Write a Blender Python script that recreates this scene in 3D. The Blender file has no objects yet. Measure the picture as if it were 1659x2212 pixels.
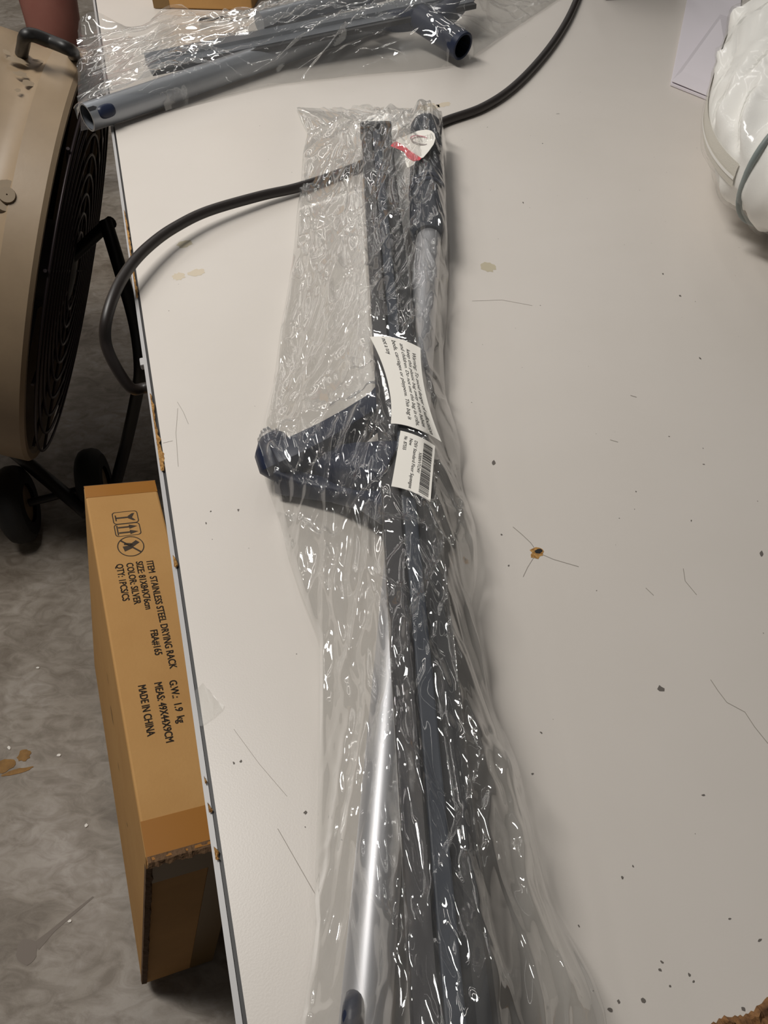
import bpy, bmesh, math, random
import numpy as np
from mathutils import Vector, Matrix, kdtree

# ------------------------------------------------------------------ camera, world, lights, exposure
scene = bpy.context.scene
C = scene.collection
PITCH = math.radians(50.0)
CAMZ, TABZ, FPX = 1.17, 0.75, 1660.0
cam_d = bpy.data.cameras.new('camera')
cam_d.sensor_fit = 'VERTICAL'; cam_d.sensor_height = 36.0; cam_d.lens = 36.0 * FPX / 2212.0
cam_d.clip_start = 0.02
cam = bpy.data.objects.new('camera', cam_d); C.objects.link(cam)
cam.location = (0, 0, CAMZ); cam.rotation_euler = (math.pi / 2 - PITCH, 0, 0)
scene.camera = cam

world = bpy.data.worlds.new('hall'); scene.world = world; world.use_nodes = True
world.node_tree.nodes['Background'].inputs[0].default_value = (0.95, 0.93, 0.90, 1)
world.node_tree.nodes['Background'].inputs[1].default_value = 0.055

def area(name, loc, target, sx, sy, power, col=(1, .968, .918)):
    d = bpy.data.lights.new(name, 'AREA'); d.shape = 'RECTANGLE'; d.size = sx; d.size_y = sy
    d.energy = power; d.color = col
    o = bpy.data.objects.new(name, d); C.objects.link(o); o.location = loc
    o.rotation_euler = (Vector(target) - Vector(loc)).to_track_quat('-Z', 'Y').to_euler()
    return o
# unseen overhead lights; the rows are added for highlights on the film
area('left_main_light', (-0.90, 0.70, 2.45), (-1.75, 1.15, 0), 0.26, 1.2, 45)  # unseen main light from the left, lowered and tilted for falloff over the table
for tx, y0_, y1_, pw_ in ((-3.4, 1.5, 7.5, 16), (-2.2, 0.6, 7.5, 26), (-1.1, 1.5, 7.5, 24), (-0.05, 2.6, 7.5, 20), (1.0, 2.8, 7.5, 9), (2.1, 0.4, 7.5, 7)):
    area('highlight_row', (tx, (y0_ + y1_) / 2, 3.1), (tx, (y0_ + y1_) / 2, 0), 0.12, y1_ - y0_, pw_)

scene.view_settings.view_transform = 'Standard'
scene.view_settings.look = 'None'
scene.view_settings.gamma = 1.0
scene.view_settings.use_curve_mapping = False
scene.view_settings.exposure = -0.29
scene.cycles.transparent_max_bounces = 24
scene.cycles.max_bounces = 10

# ------------------------------------------------------------------ helpers
CP, SP = math.cos(PITCH), math.sin(PITCH)
def P(px, py, z=0.0):
    """point of the photograph's ray at height z above the TABLE top"""
    v = py - 1106.0; down = FPX * SP + v * CP; fwd = FPX * CP - v * SP; lat = px - 829.5
    s = (CAMZ - TABZ - z) / down
    return Vector((lat * s, fwd * s, TABZ + z))
def PF(px, py, z=0.0):
    """the same at height z above the FLOOR"""
    return P(px, py, z - TABZ)
def lin(c):
    return tuple(((x / 255) / 12.92 if x / 255 <= .04045 else ((x / 255 + .055) / 1.055) ** 2.4) for x in c)

def mat(name, col, rough=.5, metal=0., spec=.5, var=.0, vscale=20., bump=0., bscale=60., col2=None, stretch=None, coat=0., sheen=0.):
    m = bpy.data.materials.new(name); m.use_nodes = True
    nt = m.node_tree; b = nt.nodes['Principled BSDF']
    c = (*lin(col), 1)
    b.inputs['Base Color'].default_value = c
    b.inputs['Roughness'].default_value = rough; b.inputs['Metallic'].default_value = metal
    b.inputs['Specular IOR Level'].default_value = spec
    b.inputs['Coat Weight'].default_value = coat
    if sheen: b.inputs['Sheen Weight'].default_value = sheen
    tc = nt.nodes.new('ShaderNodeTexCoord'); mp = nt.nodes.new('ShaderNodeMapping')
    nt.links.new(tc.outputs['Object'], mp.inputs[0])
    if stretch: mp.inputs['Scale'].default_value = stretch
    if var > 0:
        n = nt.nodes.new('ShaderNodeTexNoise'); n.inputs['Scale'].default_value = vscale; n.inputs['Detail'].default_value = 6
        n.inputs['Roughness'].default_value = .6
        nt.links.new(mp.outputs[0], n.inputs['Vector'])
        r = nt.nodes.new('ShaderNodeValToRGB')
        d = lin(col2) if col2 else tuple(x * (1 - var) for x in c[:3])
        r.color_ramp.elements[0].position = .3; r.color_ramp.elements[1].position = .7
        r.color_ramp.elements[0].color = (*d, 1); r.color_ramp.elements[1].color = c
        nt.links.new(n.outputs['Fac'], r.inputs[0]); nt.links.new(r.outputs[0], b.inputs['Base Color'])
    if bump > 0:
        n2 = nt.nodes.new('ShaderNodeTexNoise'); n2.inputs['Scale'].default_value = bscale; n2.inputs['Detail'].default_value = 5
        nt.links.new(mp.outputs[0], n2.inputs['Vector'])
        bp = nt.nodes.new('ShaderNodeBump'); bp.inputs['Strength'].default_value = bump; bp.inputs['Distance'].default_value = .002
        nt.links.new(n2.outputs['Fac'], bp.inputs['Height']); nt.links.new(bp.outputs[0], b.inputs['Normal'])
    return m

def film_mat(name, haze=.05, tint=.97, rough=.07, boost=1.7, bscale=180., bstr=.25, graze=.85):
    """clear polyethylene: see-through film with a specular skin and a trace of milkiness"""
    m = bpy.data.materials.new(name); m.use_nodes = True; nt = m.node_tree
    for n in list(nt.nodes): nt.nodes.remove(n)
    N = nt.nodes.new; L = nt.links.new
    out = N('ShaderNodeOutputMaterial')
    tr = N('ShaderNodeBsdfTransparent'); tr.inputs[0].default_value = (tint, tint, tint * .995, 1)
    gl = N('ShaderNodeBsdfGlossy'); gl.inputs['Roughness'].default_value = rough; gl.inputs['Color'].default_value = (1, 1, 1, 1)
    df = N('ShaderNodeBsdfDiffuse'); df.inputs[0].default_value = (.9, .9, .9, 1)
    tl = N('ShaderNodeBsdfTranslucent'); tl.inputs[0].default_value = (.9, .9, .9, 1)
    fr = N('ShaderNodeLayerWeight'); fr.inputs['Blend'].default_value = .5
    pw = N('ShaderNodeMath'); pw.operation = 'POWER'; pw.inputs[1].default_value = 4.0; L(fr.outputs['Facing'], pw.inputs[0])
    mul = N('ShaderNodeMath'); mul.operation = 'MULTIPLY_ADD'; mul.inputs[1].default_value = graze; mul.inputs[2].default_value = .042 * boost; mul.use_clamp = True
    L(pw.outputs[0], mul.inputs[0])
    tc = N('ShaderNodeTexCoord'); ns = N('ShaderNodeTexNoise'); ns.inputs['Scale'].default_value = bscale; ns.inputs['Detail'].default_value = 3
    ns.inputs['Distortion'].default_value = 1.2
    L(tc.outputs['Object'], ns.inputs['Vector'])
    bp = N('ShaderNodeBump'); bp.inputs['Strength'].default_value = bstr; bp.inputs['Distance'].default_value = .001
    L(ns.outputs['Fac'], bp.inputs['Height'])
    L(bp.outputs[0], gl.inputs['Normal']); L(bp.outputs[0], fr.inputs['Normal'])
    a = N('ShaderNodeMixShader'); L(mul.outputs[0], a.inputs[0]); L(tr.outputs[0], a.inputs[1]); L(gl.outputs[0], a.inputs[2])
    h = N('ShaderNodeMixShader'); h.inputs[0].default_value = .5; L(df.outputs[0], h.inputs[1]); L(tl.outputs[0], h.inputs[2])
    f = N('ShaderNodeMixShader'); f.inputs[0].default_value = haze; L(a.outputs[0], f.inputs[1]); L(h.outputs[0], f.inputs[2])
    L(f.outputs[0], out.inputs['Surface'])
    return m

class MB:
    def __init__(self): self.v = []; self.f = []
    def add(self, vs, fs):
        o = len(self.v); self.v += [tuple(p) for p in vs]; self.f += [tuple(i + o for i in f) for f in fs]; return self
    def box(self, o, ex, ey, ez):
        """box from corner o with edge vectors"""
        o, ex, ey, ez = map(Vector, (o, ex, ey, ez))
        vs = [o, o + ex, o + ex + ey, o + ey, o + ez, o + ex + ez, o + ex + ey + ez, o + ey + ez]
        fs = [(0, 3, 2, 1), (4, 5, 6, 7), (0, 1, 5, 4), (1, 2, 6, 5), (2, 3, 7, 6), (3, 0, 4, 7)]
        if ex.cross(ey).dot(ez) < 0: fs = [f[::-1] for f in fs]
        return self.add(vs, fs)
    def tube(self, pts, r, n=14, cap=True, squash=None):
        pts = [Vector(p) for p in pts]; m = len(pts)
        rr = [r] * m if not hasattr(r, '__len__') else list(r)
        vs = []; up = None
        for i, p in enumerate(pts):
            t = (pts[min(i + 1, m - 1)] - pts[max(i - 1, 0)]).normalized()
            if up is None:
                up = Vector((0, 0, 1)) if abs(t.z) < .9 else Vector((1, 0, 0))
            a = t.cross(up); a = a.normalized(); up = a.cross(t).normalized()
            for k in range(n):
                th = 2 * math.pi * k / n
                vs.append(p + a * (rr[i] * math.cos(th)) + up * (rr[i] * math.sin(th) * (squash or 1)))
        fs = [(i * n + k, i * n + (k + 1) % n, (i + 1) * n + (k + 1) % n, (i + 1) * n + k) for i in range(m - 1) for k in range(n)]
        if cap: fs += [tuple(range(n))[::-1], tuple((m - 1) * n + k for k in range(n))]
        return self.add(vs, fs)
    def lathe(self, o, axis, prof, n=48, a0=None):
        """prof: (distance along axis, radius)"""
        o = Vector(o); ax = Vector(axis).normalized()
        e = Vector((0, 0, 1)).cross(ax); e = (e if e.length > .05 else Vector((1, 0, 0))).normalized(); g = ax.cross(e)
        vs = []
        for d, r in prof:
            for k in range(n):
                th = 2 * math.pi * k / n; vs.append(o + ax * d + e * (r * math.cos(th)) + g * (r * math.sin(th)))
        fs = [(i * n + k, i * n + (k + 1) % n, (i + 1) * n + (k + 1) % n, (i + 1) * n + k) for i in range(len(prof) - 1) for k in range(n)]
        return self.add(vs, fs)
    def sweep(self, prof, A, B, right, up, zoff=None):
        """closed profile [(a, z)] from A to B"""
        n = len(prof); A, B, right, up = map(Vector, (A, B, right, up)); m = 12
        vs = [A.lerp(B, i / (m - 1)) + right * a + up * z for i in range(m) for a, z in prof]
        fs = [(i * n + k, i * n + (k + 1) % n, (i + 1) * n + (k + 1) % n, (i + 1) * n + k) for i in range(m - 1) for k in range(n)]
        fs += [tuple(range(n))[::-1], tuple((m - 1) * n + k for k in range(n))]
        return self.add(vs, fs)
    def prism(self, poly, h, z0=0.):
        """polygon of points, extruded down by h"""
        n = len(poly); top = [Vector(p) for p in poly]; bot = [p - Vector((0, 0, h)) for p in top]
        return self.add(top + bot, [tuple(range(n)), tuple(range(n, 2 * n))[::-1]] + [(k, n + k, n + (k + 1) % n, (k + 1) % n) for k in range(n)])
    def build(self, name, m, parent=None, smooth=None, bevel=0., seg=2, fixn=True):
        me = bpy.data.meshes.new(name); me.from_pydata(self.v, [], self.f); me.update()
        if bevel or fixn:
            bm = bmesh.new(); bm.from_mesh(me)
            if bevel:
                ed = [e for e in bm.edges if len(e.link_faces) == 2 and e.calc_face_angle(0) > .5]
                bmesh.ops.bevel(bm, geom=ed, offset=bevel, segments=seg, affect='EDGES', profile=.5)
            bmesh.ops.recalc_face_normals(bm, faces=bm.faces); bm.to_mesh(me); bm.free()
        return link(name, me, m, parent, smooth)
def link(name, me, m, parent=None, smooth=None):
    if smooth is not None:
        me.shade_smooth()
        if smooth < 3: me.set_sharp_from_angle(angle=smooth)
    o = bpy.data.objects.new(name, me); C.objects.link(o)
    if m: me.materials.append(m)
    if parent:
        o.parent = parent
        o.matrix_parent_inverse = Matrix.Translation(-parent.location)
    return o
def thing(name, label, cat, loc, group=None):
    o = bpy.data.objects.new(name, None); o.empty_display_size = .05; C.objects.link(o); o.location = loc
    return tag(o, label, cat, group)
def tag(o, label, cat, group=None):
    o['label'] = label; o['category'] = cat
    if group: o['group'] = group
    return o
def sm(pts, n=8):
    """Catmull-Rom through points"""
    pts = [Vector(p) for p in pts]; out = []
    for i in range(len(pts) - 1):
        p0, p1, p2, p3 = pts[max(i - 1, 0)], pts[i], pts[i + 1], pts[min(i + 2, len(pts) - 1)]
        for k in range(n):
            t = k / n
            out.append(.5 * ((2 * p1) + (p2 - p0) * t + (2 * p0 - 5 * p1 + 4 * p2 - p3) * t * t + (3 * p1 - p0 - 3 * p2 + p3) * t ** 3))
    out.append(pts[-1]); return out
def text_geo(body, offset=.0, shear=0.):
    """flat triangles of a line of lettering, x from 0 to width, cap height 1"""
    cu = bpy.data.curves.new('t', 'FONT'); cu.body = body; cu.offset = offset; cu.shear = shear; cu.resolution_u = 3
    o = bpy.data.objects.new('t', cu); C.objects.link(o)
    dg = bpy.context.evaluated_depsgraph_get(); ev = o.evaluated_get(dg); me = ev.to_mesh()
    vs = np.array([v.co[:2] for v in me.vertices]) if len(me.vertices) else np.zeros((0, 2))
    fs = [tuple(p.vertices) for p in me.polygons]; ev.to_mesh_clear()
    bpy.data.objects.remove(o); bpy.data.curves.remove(cu)
    vs = vs / .69
    return vs, fs
def print_text(body, fn, x0, x1, yb, h, name, m, parent, offset=.01, shear=0.):
    """lettering laid on a surface fn(x, y) -> point, from x0 to x1, baseline yb, cap height h"""
    vs, fs = text_geo(body, offset, shear)
    w = vs[:, 0].max()
    pts = [fn(x0 + (x1 - x0) * v[0] / w, yb + v[1] * h) for v in vs]
    return MB().add(pts, fs).build(name, m, parent, fixn=False)
rng = np.random.default_rng(7); random.seed(7)

# ------------------------------------------------------------------ materials
M = {}
M['laminate'] = mat('laminate', (216, 209, 202), rough=.36, spec=.45, var=.06, vscale=3.0, bump=.035, bscale=900, col2=(209, 202, 194))
M['edge_light'] = mat('edge_light', (178, 176, 176), rough=.4)
M['edge_dark'] = mat('edge_dark', (38, 36, 36), rough=.5)
M['chipboard'] = mat('chipboard', (205, 160, 95), rough=.9, var=.5, vscale=500, col2=(140, 95, 45), bump=.8, bscale=500)
M['chip_brown'] = mat('chip_brown', (150, 108, 66), rough=.9, var=.5, vscale=180, col2=(84, 56, 34), bump=.8, bscale=250)
M['apron'] = mat('apron', (60, 56, 54), rough=.6)
M['mark'] = mat('mark', (104, 98, 92), rough=.8)
M['scratch'] = mat('scratch', (150, 143, 134), rough=.7)
M['stain'] = mat('stain', (190, 180, 156), rough=.6)
M['pale_stain'] = mat('pale_stain', (206, 193, 172), rough=.6)
M['black'] = mat('black_metal', (22, 20, 20), rough=.45)
M['rubber'] = mat('rubber', (20, 19, 19), rough=.7, bump=.2, bscale=300)
M['cable'] = mat('cable', (38, 32, 30), rough=.42, spec=.5)
M['navy'] = mat('navy_plastic', (30, 38, 60), rough=.4, spec=.4, bump=.06, bscale=700)
M['grip'] = mat('grip', (42, 48, 60), rough=.55, bump=.15, bscale=500)
M['rail'] = mat('rail_dark', (66, 64, 66), rough=.38, metal=.35)
M['rail_black'] = mat('rail_black', (26, 26, 29), rough=.45)
M['blade'] = mat('blade', (40, 48, 62), rough=.5)
M['steel'] = mat('steel', (190, 190, 194), rough=.40, metal=.6)
M['steel2'] = mat('steel_matt', (152, 156, 162), rough=.38, metal=.6)
M['plate'] = mat('plate_grey', (104, 108, 114), rough=.45, metal=.3)
M['dark_in'] = mat('dark_inside', (14, 15, 20), rough=.6)
M['paper'] = mat('label_paper', (240, 236, 228), rough=.55, spec=.3)
M['ink'] = mat('ink', (40, 38, 40), rough=.7)
M['ink2'] = mat('ink_stamp', (62, 50, 38), rough=.8)
M['red'] = mat('red_print', (214, 70, 82), rough=.5)
M['pink'] = mat('pink_print', (205, 130, 140), rough=.5)
M['greyprint'] = mat('grey_print', (170, 160, 156), rough=.5)
M['card'] = mat('cardboard', (190, 147, 92), rough=.75, spec=.25, var=.1, vscale=9, col2=(180, 136, 82), bump=.12, bscale=300)
M['card_end'] = mat('cardboard_end', (196, 150, 98), rough=.8, spec=.2, var=.15, vscale=14, bump=.15, bscale=200)
M['tape'] = mat('brown_tape', (160, 108, 48), rough=.3, spec=.5)
M['tape2'] = mat('brown_tape_dull', (120, 92, 52), rough=.4)
M['corr'] = mat('corrugation', (112, 84, 58), rough=.9, bump=.8, bscale=300, var=.3, vscale=80)
M['drum'] = mat('drum_paint', (150, 130, 105), rough=.5, var=.12, vscale=7, col2=(133, 115, 93), bump=.05, bscale=120)
M['smear'] = mat('drum_smear', (134, 118, 97), rough=.7)
M['wire'] = mat('guard_wire', (60, 52, 54), rough=.4, metal=.5)
M['fanblade'] = mat('fan_blade', (40, 34, 36), rough=.5)
M['skin'] = mat('skin', (156, 104, 92), rough=.55, var=.12, vscale=12, col2=(142, 88, 78))
M['cloth_dark'] = mat('cloth_dark', (28, 25, 28), rough=.9)
M['cotton'] = mat('cotton', (250, 248, 244), rough=.85, spec=.2, bump=.15, bscale=900)
M['zip'] = mat('zip_tape', (226, 221, 210), rough=.8, bump=.4, bscale=1200)
M['piping'] = mat('piping', (138, 146, 144), rough=.5)
M['white_card'] = mat('white_card', (226, 220, 226), rough=.6, spec=.3)
M['case'] = mat('shadow_standin', (46, 38, 34), rough=.5)  # dark colour of the added box that stands in for shadow
M['film'] = film_mat('polybag_film', haze=.085, tint=.98, rough=.055, boost=3.0, bscale=90., bstr=.10)
M['film_under'] = film_mat('polybag_film_under', haze=.03, tint=.98, rough=.15, boost=1.2, bstr=.1)
M['vinyl'] = film_mat('clear_vinyl', haze=.03, tint=.985, rough=.12, boost=.7, bscale=40, bstr=.2, graze=.25)
M['sellotape'] = film_mat('sticky_tape', haze=.015, tint=.955, rough=.25, boost=.3, bstr=.02)

# concrete floor
m = bpy.data.materials.new('concrete'); m.use_nodes = True; nt = m.node_tree; b = nt.nodes['Principled BSDF']; N = nt.nodes.new; L = nt.links.new
tc = N('ShaderNodeTexCoord')
def noise(scale, detail=6, rough=.6, dist=0., vec=None):
    n = N('ShaderNodeTexNoise'); n.inputs['Scale'].default_value = scale; n.inputs['Detail'].default_value = detail
    n.inputs['Roughness'].default_value = rough; n.inputs['Distortion'].default_value = dist
    L(vec or tc.outputs['Object'], n.inputs['Vector']); return n
def ramp(src, stops):
    r = N('ShaderNodeValToRGB'); e = r.color_ramp.elements
    while len(e) < len(stops): e.new(.5)
    for k, (p, c) in enumerate(stops): e[k].position = p; e[k].color = (*lin(c), 1)
    L(src, r.inputs[0]); return r
mp = N('ShaderNodeMapping'); mp.inputs['Rotation'].default_value = (0, 0, .9); mp.inputs['Scale'].default_value = (1, 1.9, 1); L(tc.outputs['Object'], mp.inputs[0])
r1 = ramp(noise(5.0, 8, .62, .4).outputs['Fac'], [(.32, (120, 110, 98)), (.5, (146, 137, 126)), (.68, (166, 158, 150))])
r2 = ramp(noise(22, 5, .6, 1.2, mp.outputs[0]).outputs['Fac'], [(.34, (176, 166, 154)), (.62, (255, 255, 255))])
mx = N('ShaderNodeMixRGB'); mx.blend_type = 'MULTIPLY'; mx.inputs[0].default_value = .65; L(r1.outputs[0], mx.inputs[1]); L(r2.outputs[0], mx.inputs[2])
L(mx.outputs[0], b.inputs['Base Color']); b.inputs['Roughness'].default_value = .55; b.inputs['Specular IOR Level'].default_value = .4
bp = N('ShaderNodeBump'); bp.inputs['Strength'].default_value = .3; bp.inputs['Distance'].default_value = .003
L(noise(70, 5).outputs['Fac'], bp.inputs['Height']); L(bp.outputs[0], b.inputs['Normal'])
M['concrete'] = m

# ------------------------------------------------------------------ the setting
fl = MB().box((-5, -3, -.05), (11, 0, 0), (0, 12, 0), (0, 0, .05)).build('floor', M['concrete'])
fl['kind'] = 'structure'
M['hall_wall'] = mat('hall_wall', (150, 146, 138), rough=.8, var=.1, vscale=2)
for nm, args in (('wall_back', ((-5, 8.9, 0), (11, 0, 0), (0, .1, 0), (0, 0, 3.4))), ('wall_left', ((-5, -3, 0), (.1, 0, 0), (0, 12, 0), (0, 0, 3.4)))):
    wo = MB().box(*args).build(nm, M['hall_wall']); wo['kind'] = 'structure'
# spots of orange tape and dark spills on the floor
def blob(c, rx, ry, ang, jag, h=.0006, n=16, seed=0):
    r = random.Random(seed); pts = []
    for k in range(n):
        th = 2 * math.pi * k / n; q = 1 + r.uniform(-jag, jag)
        x, y = rx * q * math.cos(th), ry * q * math.sin(th)
        pts.append(Vector(c) + Vector((x * math.cos(ang) - y * math.sin(ang), x * math.sin(ang) + y * math.cos(ang), h)))
    return pts
M['floor_tape'] = mat('floor_tape', (150, 112, 62), rough=.8, var=.4, vscale=60)
M['spill'] = mat('spill', (114, 103, 93), rough=.6)
M['pale_bit'] = mat('pale_crumb', (225, 220, 212), rough=.5)  # small pale bits lying on the floor
for k, (px, py, rx, ry, a) in enumerate([(8, 1655, .016, .011, .4), (52, 1632, .010, .010, 0), (36, 1667, .022, .004, .3)]):
    MB().prism(blob(PF(px, py), rx, ry, a, .18, .0008, 18, k), .0007).build('paint_scrap', M['floor_tape'], fl)
MB().prism(blob(PF(58, 2055), .014, .016, .3, .12, .0005, 20, 4), .0004).build('oil_spill', M['spill'], fl)
MB().prism([PF(70, 2038, .0004), PF(110, 2008, .0004), PF(150, 1975, .0004), PF(200, 1936, .0004), PF(203, 1938, .0004), PF(155, 1980, .0004), PF(118, 2012, .0004), PF(84, 2052, .0004)], .0003).build('oil_spill', M['spill'], fl)
for k, (px, py) in enumerate([(127, 1632), (187, 1784), (20, 1617), (82, 1443), (152, 1990)]):
    MB().prism(blob(PF(px, py), .003, .0022, k, .4, .002, 7, k), .0019).build('crumb', M['pale_bit'], fl)

# ------------------------------------------------------------------ work table
E0, E1 = P(515, 2212), P(202, 0)
U = (E1 - E0); U.z = 0; U.normalize()               # along the left edge, away from the camera
W = Vector((U.y, -U.x, 0))                          # across, to the right
ZUP = Vector((0, 0, 1))
s0 = (P(1659, 2192) - E0).dot(U)
def T(u, w, z=0.): return Vector((E0.x, E0.y, TABZ)) + U * u + W * w + ZUP * z
def TL(px, py):
    d = P(px, py) - E0; return d.dot(U), d.dot(W)
TLEN, TWID = 1.95, 1.15
tb = thing('work_table', 'grey laminate work table with chipped particleboard edges', 'table', (T(.9, .55).x, T(.9, .55).y, 0))
MB().box(T(s0, .004, -.028), W * (TWID - .004), U * TLEN, ZUP * .028).build('tabletop', M['laminate'], tb)
MB().box(T(s0, .0018, -.026), W * .0022, U * TLEN, ZUP * .0245).build('edge_groove', M['edge_dark'], tb)
MB().box(T(s0, -.0012, -.030), W * .003, U * TLEN, ZUP * .0292).build('edge_band', M['edge_light'], tb)
MB().box(T(s0 - .002, 0, -.030), W * TWID, U * .002, ZUP * .0295).build('edge_band', M['edge_light'], tb)
for (u, w) in ((s0 + .12, .16), (s0 + .12, TWID - .1), (s0 + TLEN - .12, .16), (s0 + TLEN - .12, TWID - .1)):
    MB().box(T(u, w, -TABZ), W * .04, U * .04, ZUP * (TABZ - .03)).build('leg', M['apron'], tb, bevel=.003)
for w in (.18, TWID - .1):
    MB().box(T(s0 + .16, w, -.10), W * .02, U * (TLEN - .28), ZUP * .07).build('apron', M['apron'], tb)
    MB().box(T(s0 + .16, w, -.42), W * .02, U * (TLEN - .28), ZUP * .03).build('stretcher', M['apron'], tb)

def crumble(px_pts, name, mt, h=.0013, seed=0):
    """strip of exposed chipboard: (px, py, width in px) along the edge"""
    r = random.Random(seed); vs = []; fs = []; n = 5; rows = []
    for i in range(len(px_pts) - 1):
        (x0, y0, w0), (x1, y1, w1) = px_pts[i], px_pts[i + 1]
        m_ = max(2, int(abs(y1 - y0) / 5) + int(abs(x1 - x0) / 5))
        for k in range(m_):
            t = k / m_; rows.append((x0 + (x1 - x0) * t, y0 + (y1 - y0) * t, max(1., (w0 + (w1 - w0) * t) * r.uniform(.65, 1.25))))
    for (x, y, w) in rows:
        for j in range(n):
            q = P(x + w * j / (n - 1), y, 0); q.z += .00015 + h * r.uniform(.1, 1) * (0 if j == n - 1 else 1)
            vs.append(q)
    for i in range(len(rows) - 1):
        for j in range(n - 1): fs.append((i * n + j, i * n + j + 1, (i + 1) * n + j + 1, (i + 1) * n + j))
    o = MB().add(vs, fs).build(name, mt, tb); o['label'] = 'rough tan chipboard showing at the broken edge'
    return o
def ex(y): return 203.5 + .1415 * y                # the left edge's x in the photograph
def edge_chip(spans, seed): return crumble([(ex(y), y, w) for y, w in spans], 'exposed_chipboard', M['chipboard'], seed=seed)
edge_chip([(455, 1), (480, 4), (520, 5), (560, 3), (590, 4), (630, 6), (650, 1)], 1)
edge_chip([(852, 2), (875, 6), (905, 4), (940, 5), (950, 13), (958, 8), (975, 10), (995, 13), (1012, 11), (1024, 3)], 2)
edge_chip([(1200, 1), (1208, 7), (1222, 8), (1232, 1)], 3)
edge_chip([(1678, 1), (1688, 6), (1700, 2)], 4)
edge_chip([(1735, 1), (1750, 7), (1762, 2)], 5)
edge_chip([(1830, 1), (1840, 10), (1856, 8), (1862, 1)], 6)
rr = random.Random(3); vs = []; fs = []; n = 26
for i in range(n):                                   # the broken corner of the near edge
    t = i / (n - 1); x = 1535 + 145 * t; y = 2214 - 58 * t - 10 * math.sin(t * 9) * (.4 + t) + rr.uniform(-4, 4)
    for j in range(5):
        q = P(x + j * 6, y + j * 14, 0); q.z += (.0002 if j == 0 else rr.uniform(.0002, .0035)); vs.append(q)
for i in range(n - 1):
    for j in range(4): fs.append((i * 5 + j, (i + 1) * 5 + j, (i + 1) * 5 + j + 1, i * 5 + j + 1))
MB().add(vs, fs).build('exposed_chipboard', M['chip_brown'], tb)['label'] = 'brown broken chipboard at the near edge of the table'

def ribbon(pts, w, mt, name='scratch', h=.00012):
    pts = [P(x, y, h) for x, y in pts]; vs = []; fs = []
    for i, p in enumerate(pts):
        t = (pts[min(i + 1, len(pts) - 1)] - pts[max(i - 1, 0)]).normalized(); a = Vector((t.y, -t.x, 0)) * w * .5
        vs += [p - a, p + a]
    fs = [(2 * i, 2 * i + 1, 2 * i + 3, 2 * i + 2) for i in range(len(pts) - 1)]
    return MB().add(vs, fs)
sc_mb = MB()
for pts, w in [([(1108, 1138), (1128, 1155), (1146, 1172), (1156, 1186)], .0005), ([(1172, 1198), (1195, 1208), (1222, 1216), (1250, 1224)], .0005),
               ([(1153, 1204), (1140, 1225), (1130, 1246)], .0004), ([(1535, 1468), (1551, 1492), (1570, 1517), (1609, 1538), (1630, 1570), (1659, 1606)], .0004),
               ([(383, 868), (396, 890), (407, 916)], .0003), ([(384, 882), (380, 935), (385, 1008)], .0003), ([(352, 957), (373, 952)], .0003),
               ([(1020, 650), (1085, 648), (1150, 660)], .0004), ([(1362, 854), (1375, 858)], .0008), ([(1318, 950), (1335, 955)], .0006), ([(1476, 1228), (1480, 1255), (1505, 1285)], .0004),
               ([(505, 1575), (560, 1650), (620, 1720)], .0002), ([(600, 1790), (640, 1860), (680, 1930)], .0003), ([(1395, 1270), (1412, 1286)], .0004)]:
    q = ribbon(pts, w, None); sc_mb.add(q.v, q.f)
o = sc_mb.build('scratches', M['scratch'], tb, fixn=False); o['kind'] = 'stuff'
sp_mb = MB(); rr = random.Random(11)
for px, py, a, b_ in [(1066, 1000, .0030, .0016), (1427, 1488, .0026, .0024), (1645, 1196, .0015, .003), (1432, 592, .0018, .001), (1469, 639, .0022, .0014), (1512, 774, .0024, .0009),
                     (1083, 1155, .0010, .0008), (1099, 1222, .0010, .0008), (1344, 1896, .0011, .0008), (1425, 2095, .001, .001), (1489, 2106, .001, .0012), (1498, 2120, .001, .0006),
                     (1519, 1718, .0014, .0006), (1169, 1583, .001, .0006), (1150, 1672, .0009, .0009), (1390, 2161, .0018, .0013), (1318, 2182, .0014, .001), (1336, 2163, .001, .001),
                     (1250, 2000, .0008, .0005), (1367, 1871, .0008, .0005), (1641, 2031, .0014, .0006), (1576, 1985, .001, .0005), (1130, 438, .0022, .0008), (1205, 246, .003, .0006),
                     (1053, 275, .0012, .0006), (1172, 310, .0012, .0008), (1520, 1003, .001, .0006), (1493, 1125, .001, .0006), (1374, 1062, .001, .0006), (1445, 943, .001, .0006), (515, 1102, .0014, .0008),
                     (505, 1648, .0012, .0006), (520, 1645, .001, .0008), (445, 1130, .0012, .0006), (455, 1105, .0008, .0006), (660, 1755, .0014, .001), (1605, 2180, .0012, .001), (1447, 2130, .0008, .0008), (1430, 2078, .001, .0006)]:
    q = blob(P(px, py), a * .8, b_ * .8, rr.uniform(0, 3), .35, .00016, 8, int(px)); sp_mb.add(q, [tuple(range(8))])
for k in range(170):
    u, w = rr.uniform(s0, 1.3), rr.uniform(.02, .75); a = rr.uniform(.0002, .0005)
    q = blob(T(u, w), a, a * rr.uniform(.4, 1), rr.uniform(0, 3), .3, .00014, 6, k); sp_mb.add(q, [tuple(range(6))])
o = sp_mb.build('dirt_specks', M['mark'], tb, fixn=False); o['kind'] = 'stuff'
for px, py, a, b_, mt in [(1053, 577, .0075, .0085, 'stain'), (925, 232, .014, .010, 'pale_stain'), (400, 527, .008, .006, 'stain'), (386, 597, .006, .006, 'pale_stain'), (424, 589, .008, .006, 'pale_stain'), (958, 226, .010, .006, 'pale_stain')]:
    MB().add(blob(P(px, py), a, b_, .5, .2, .0001, 20, px), [tuple(range(20))]).build('glue_stain', M[mt], tb, fixn=False)
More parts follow.
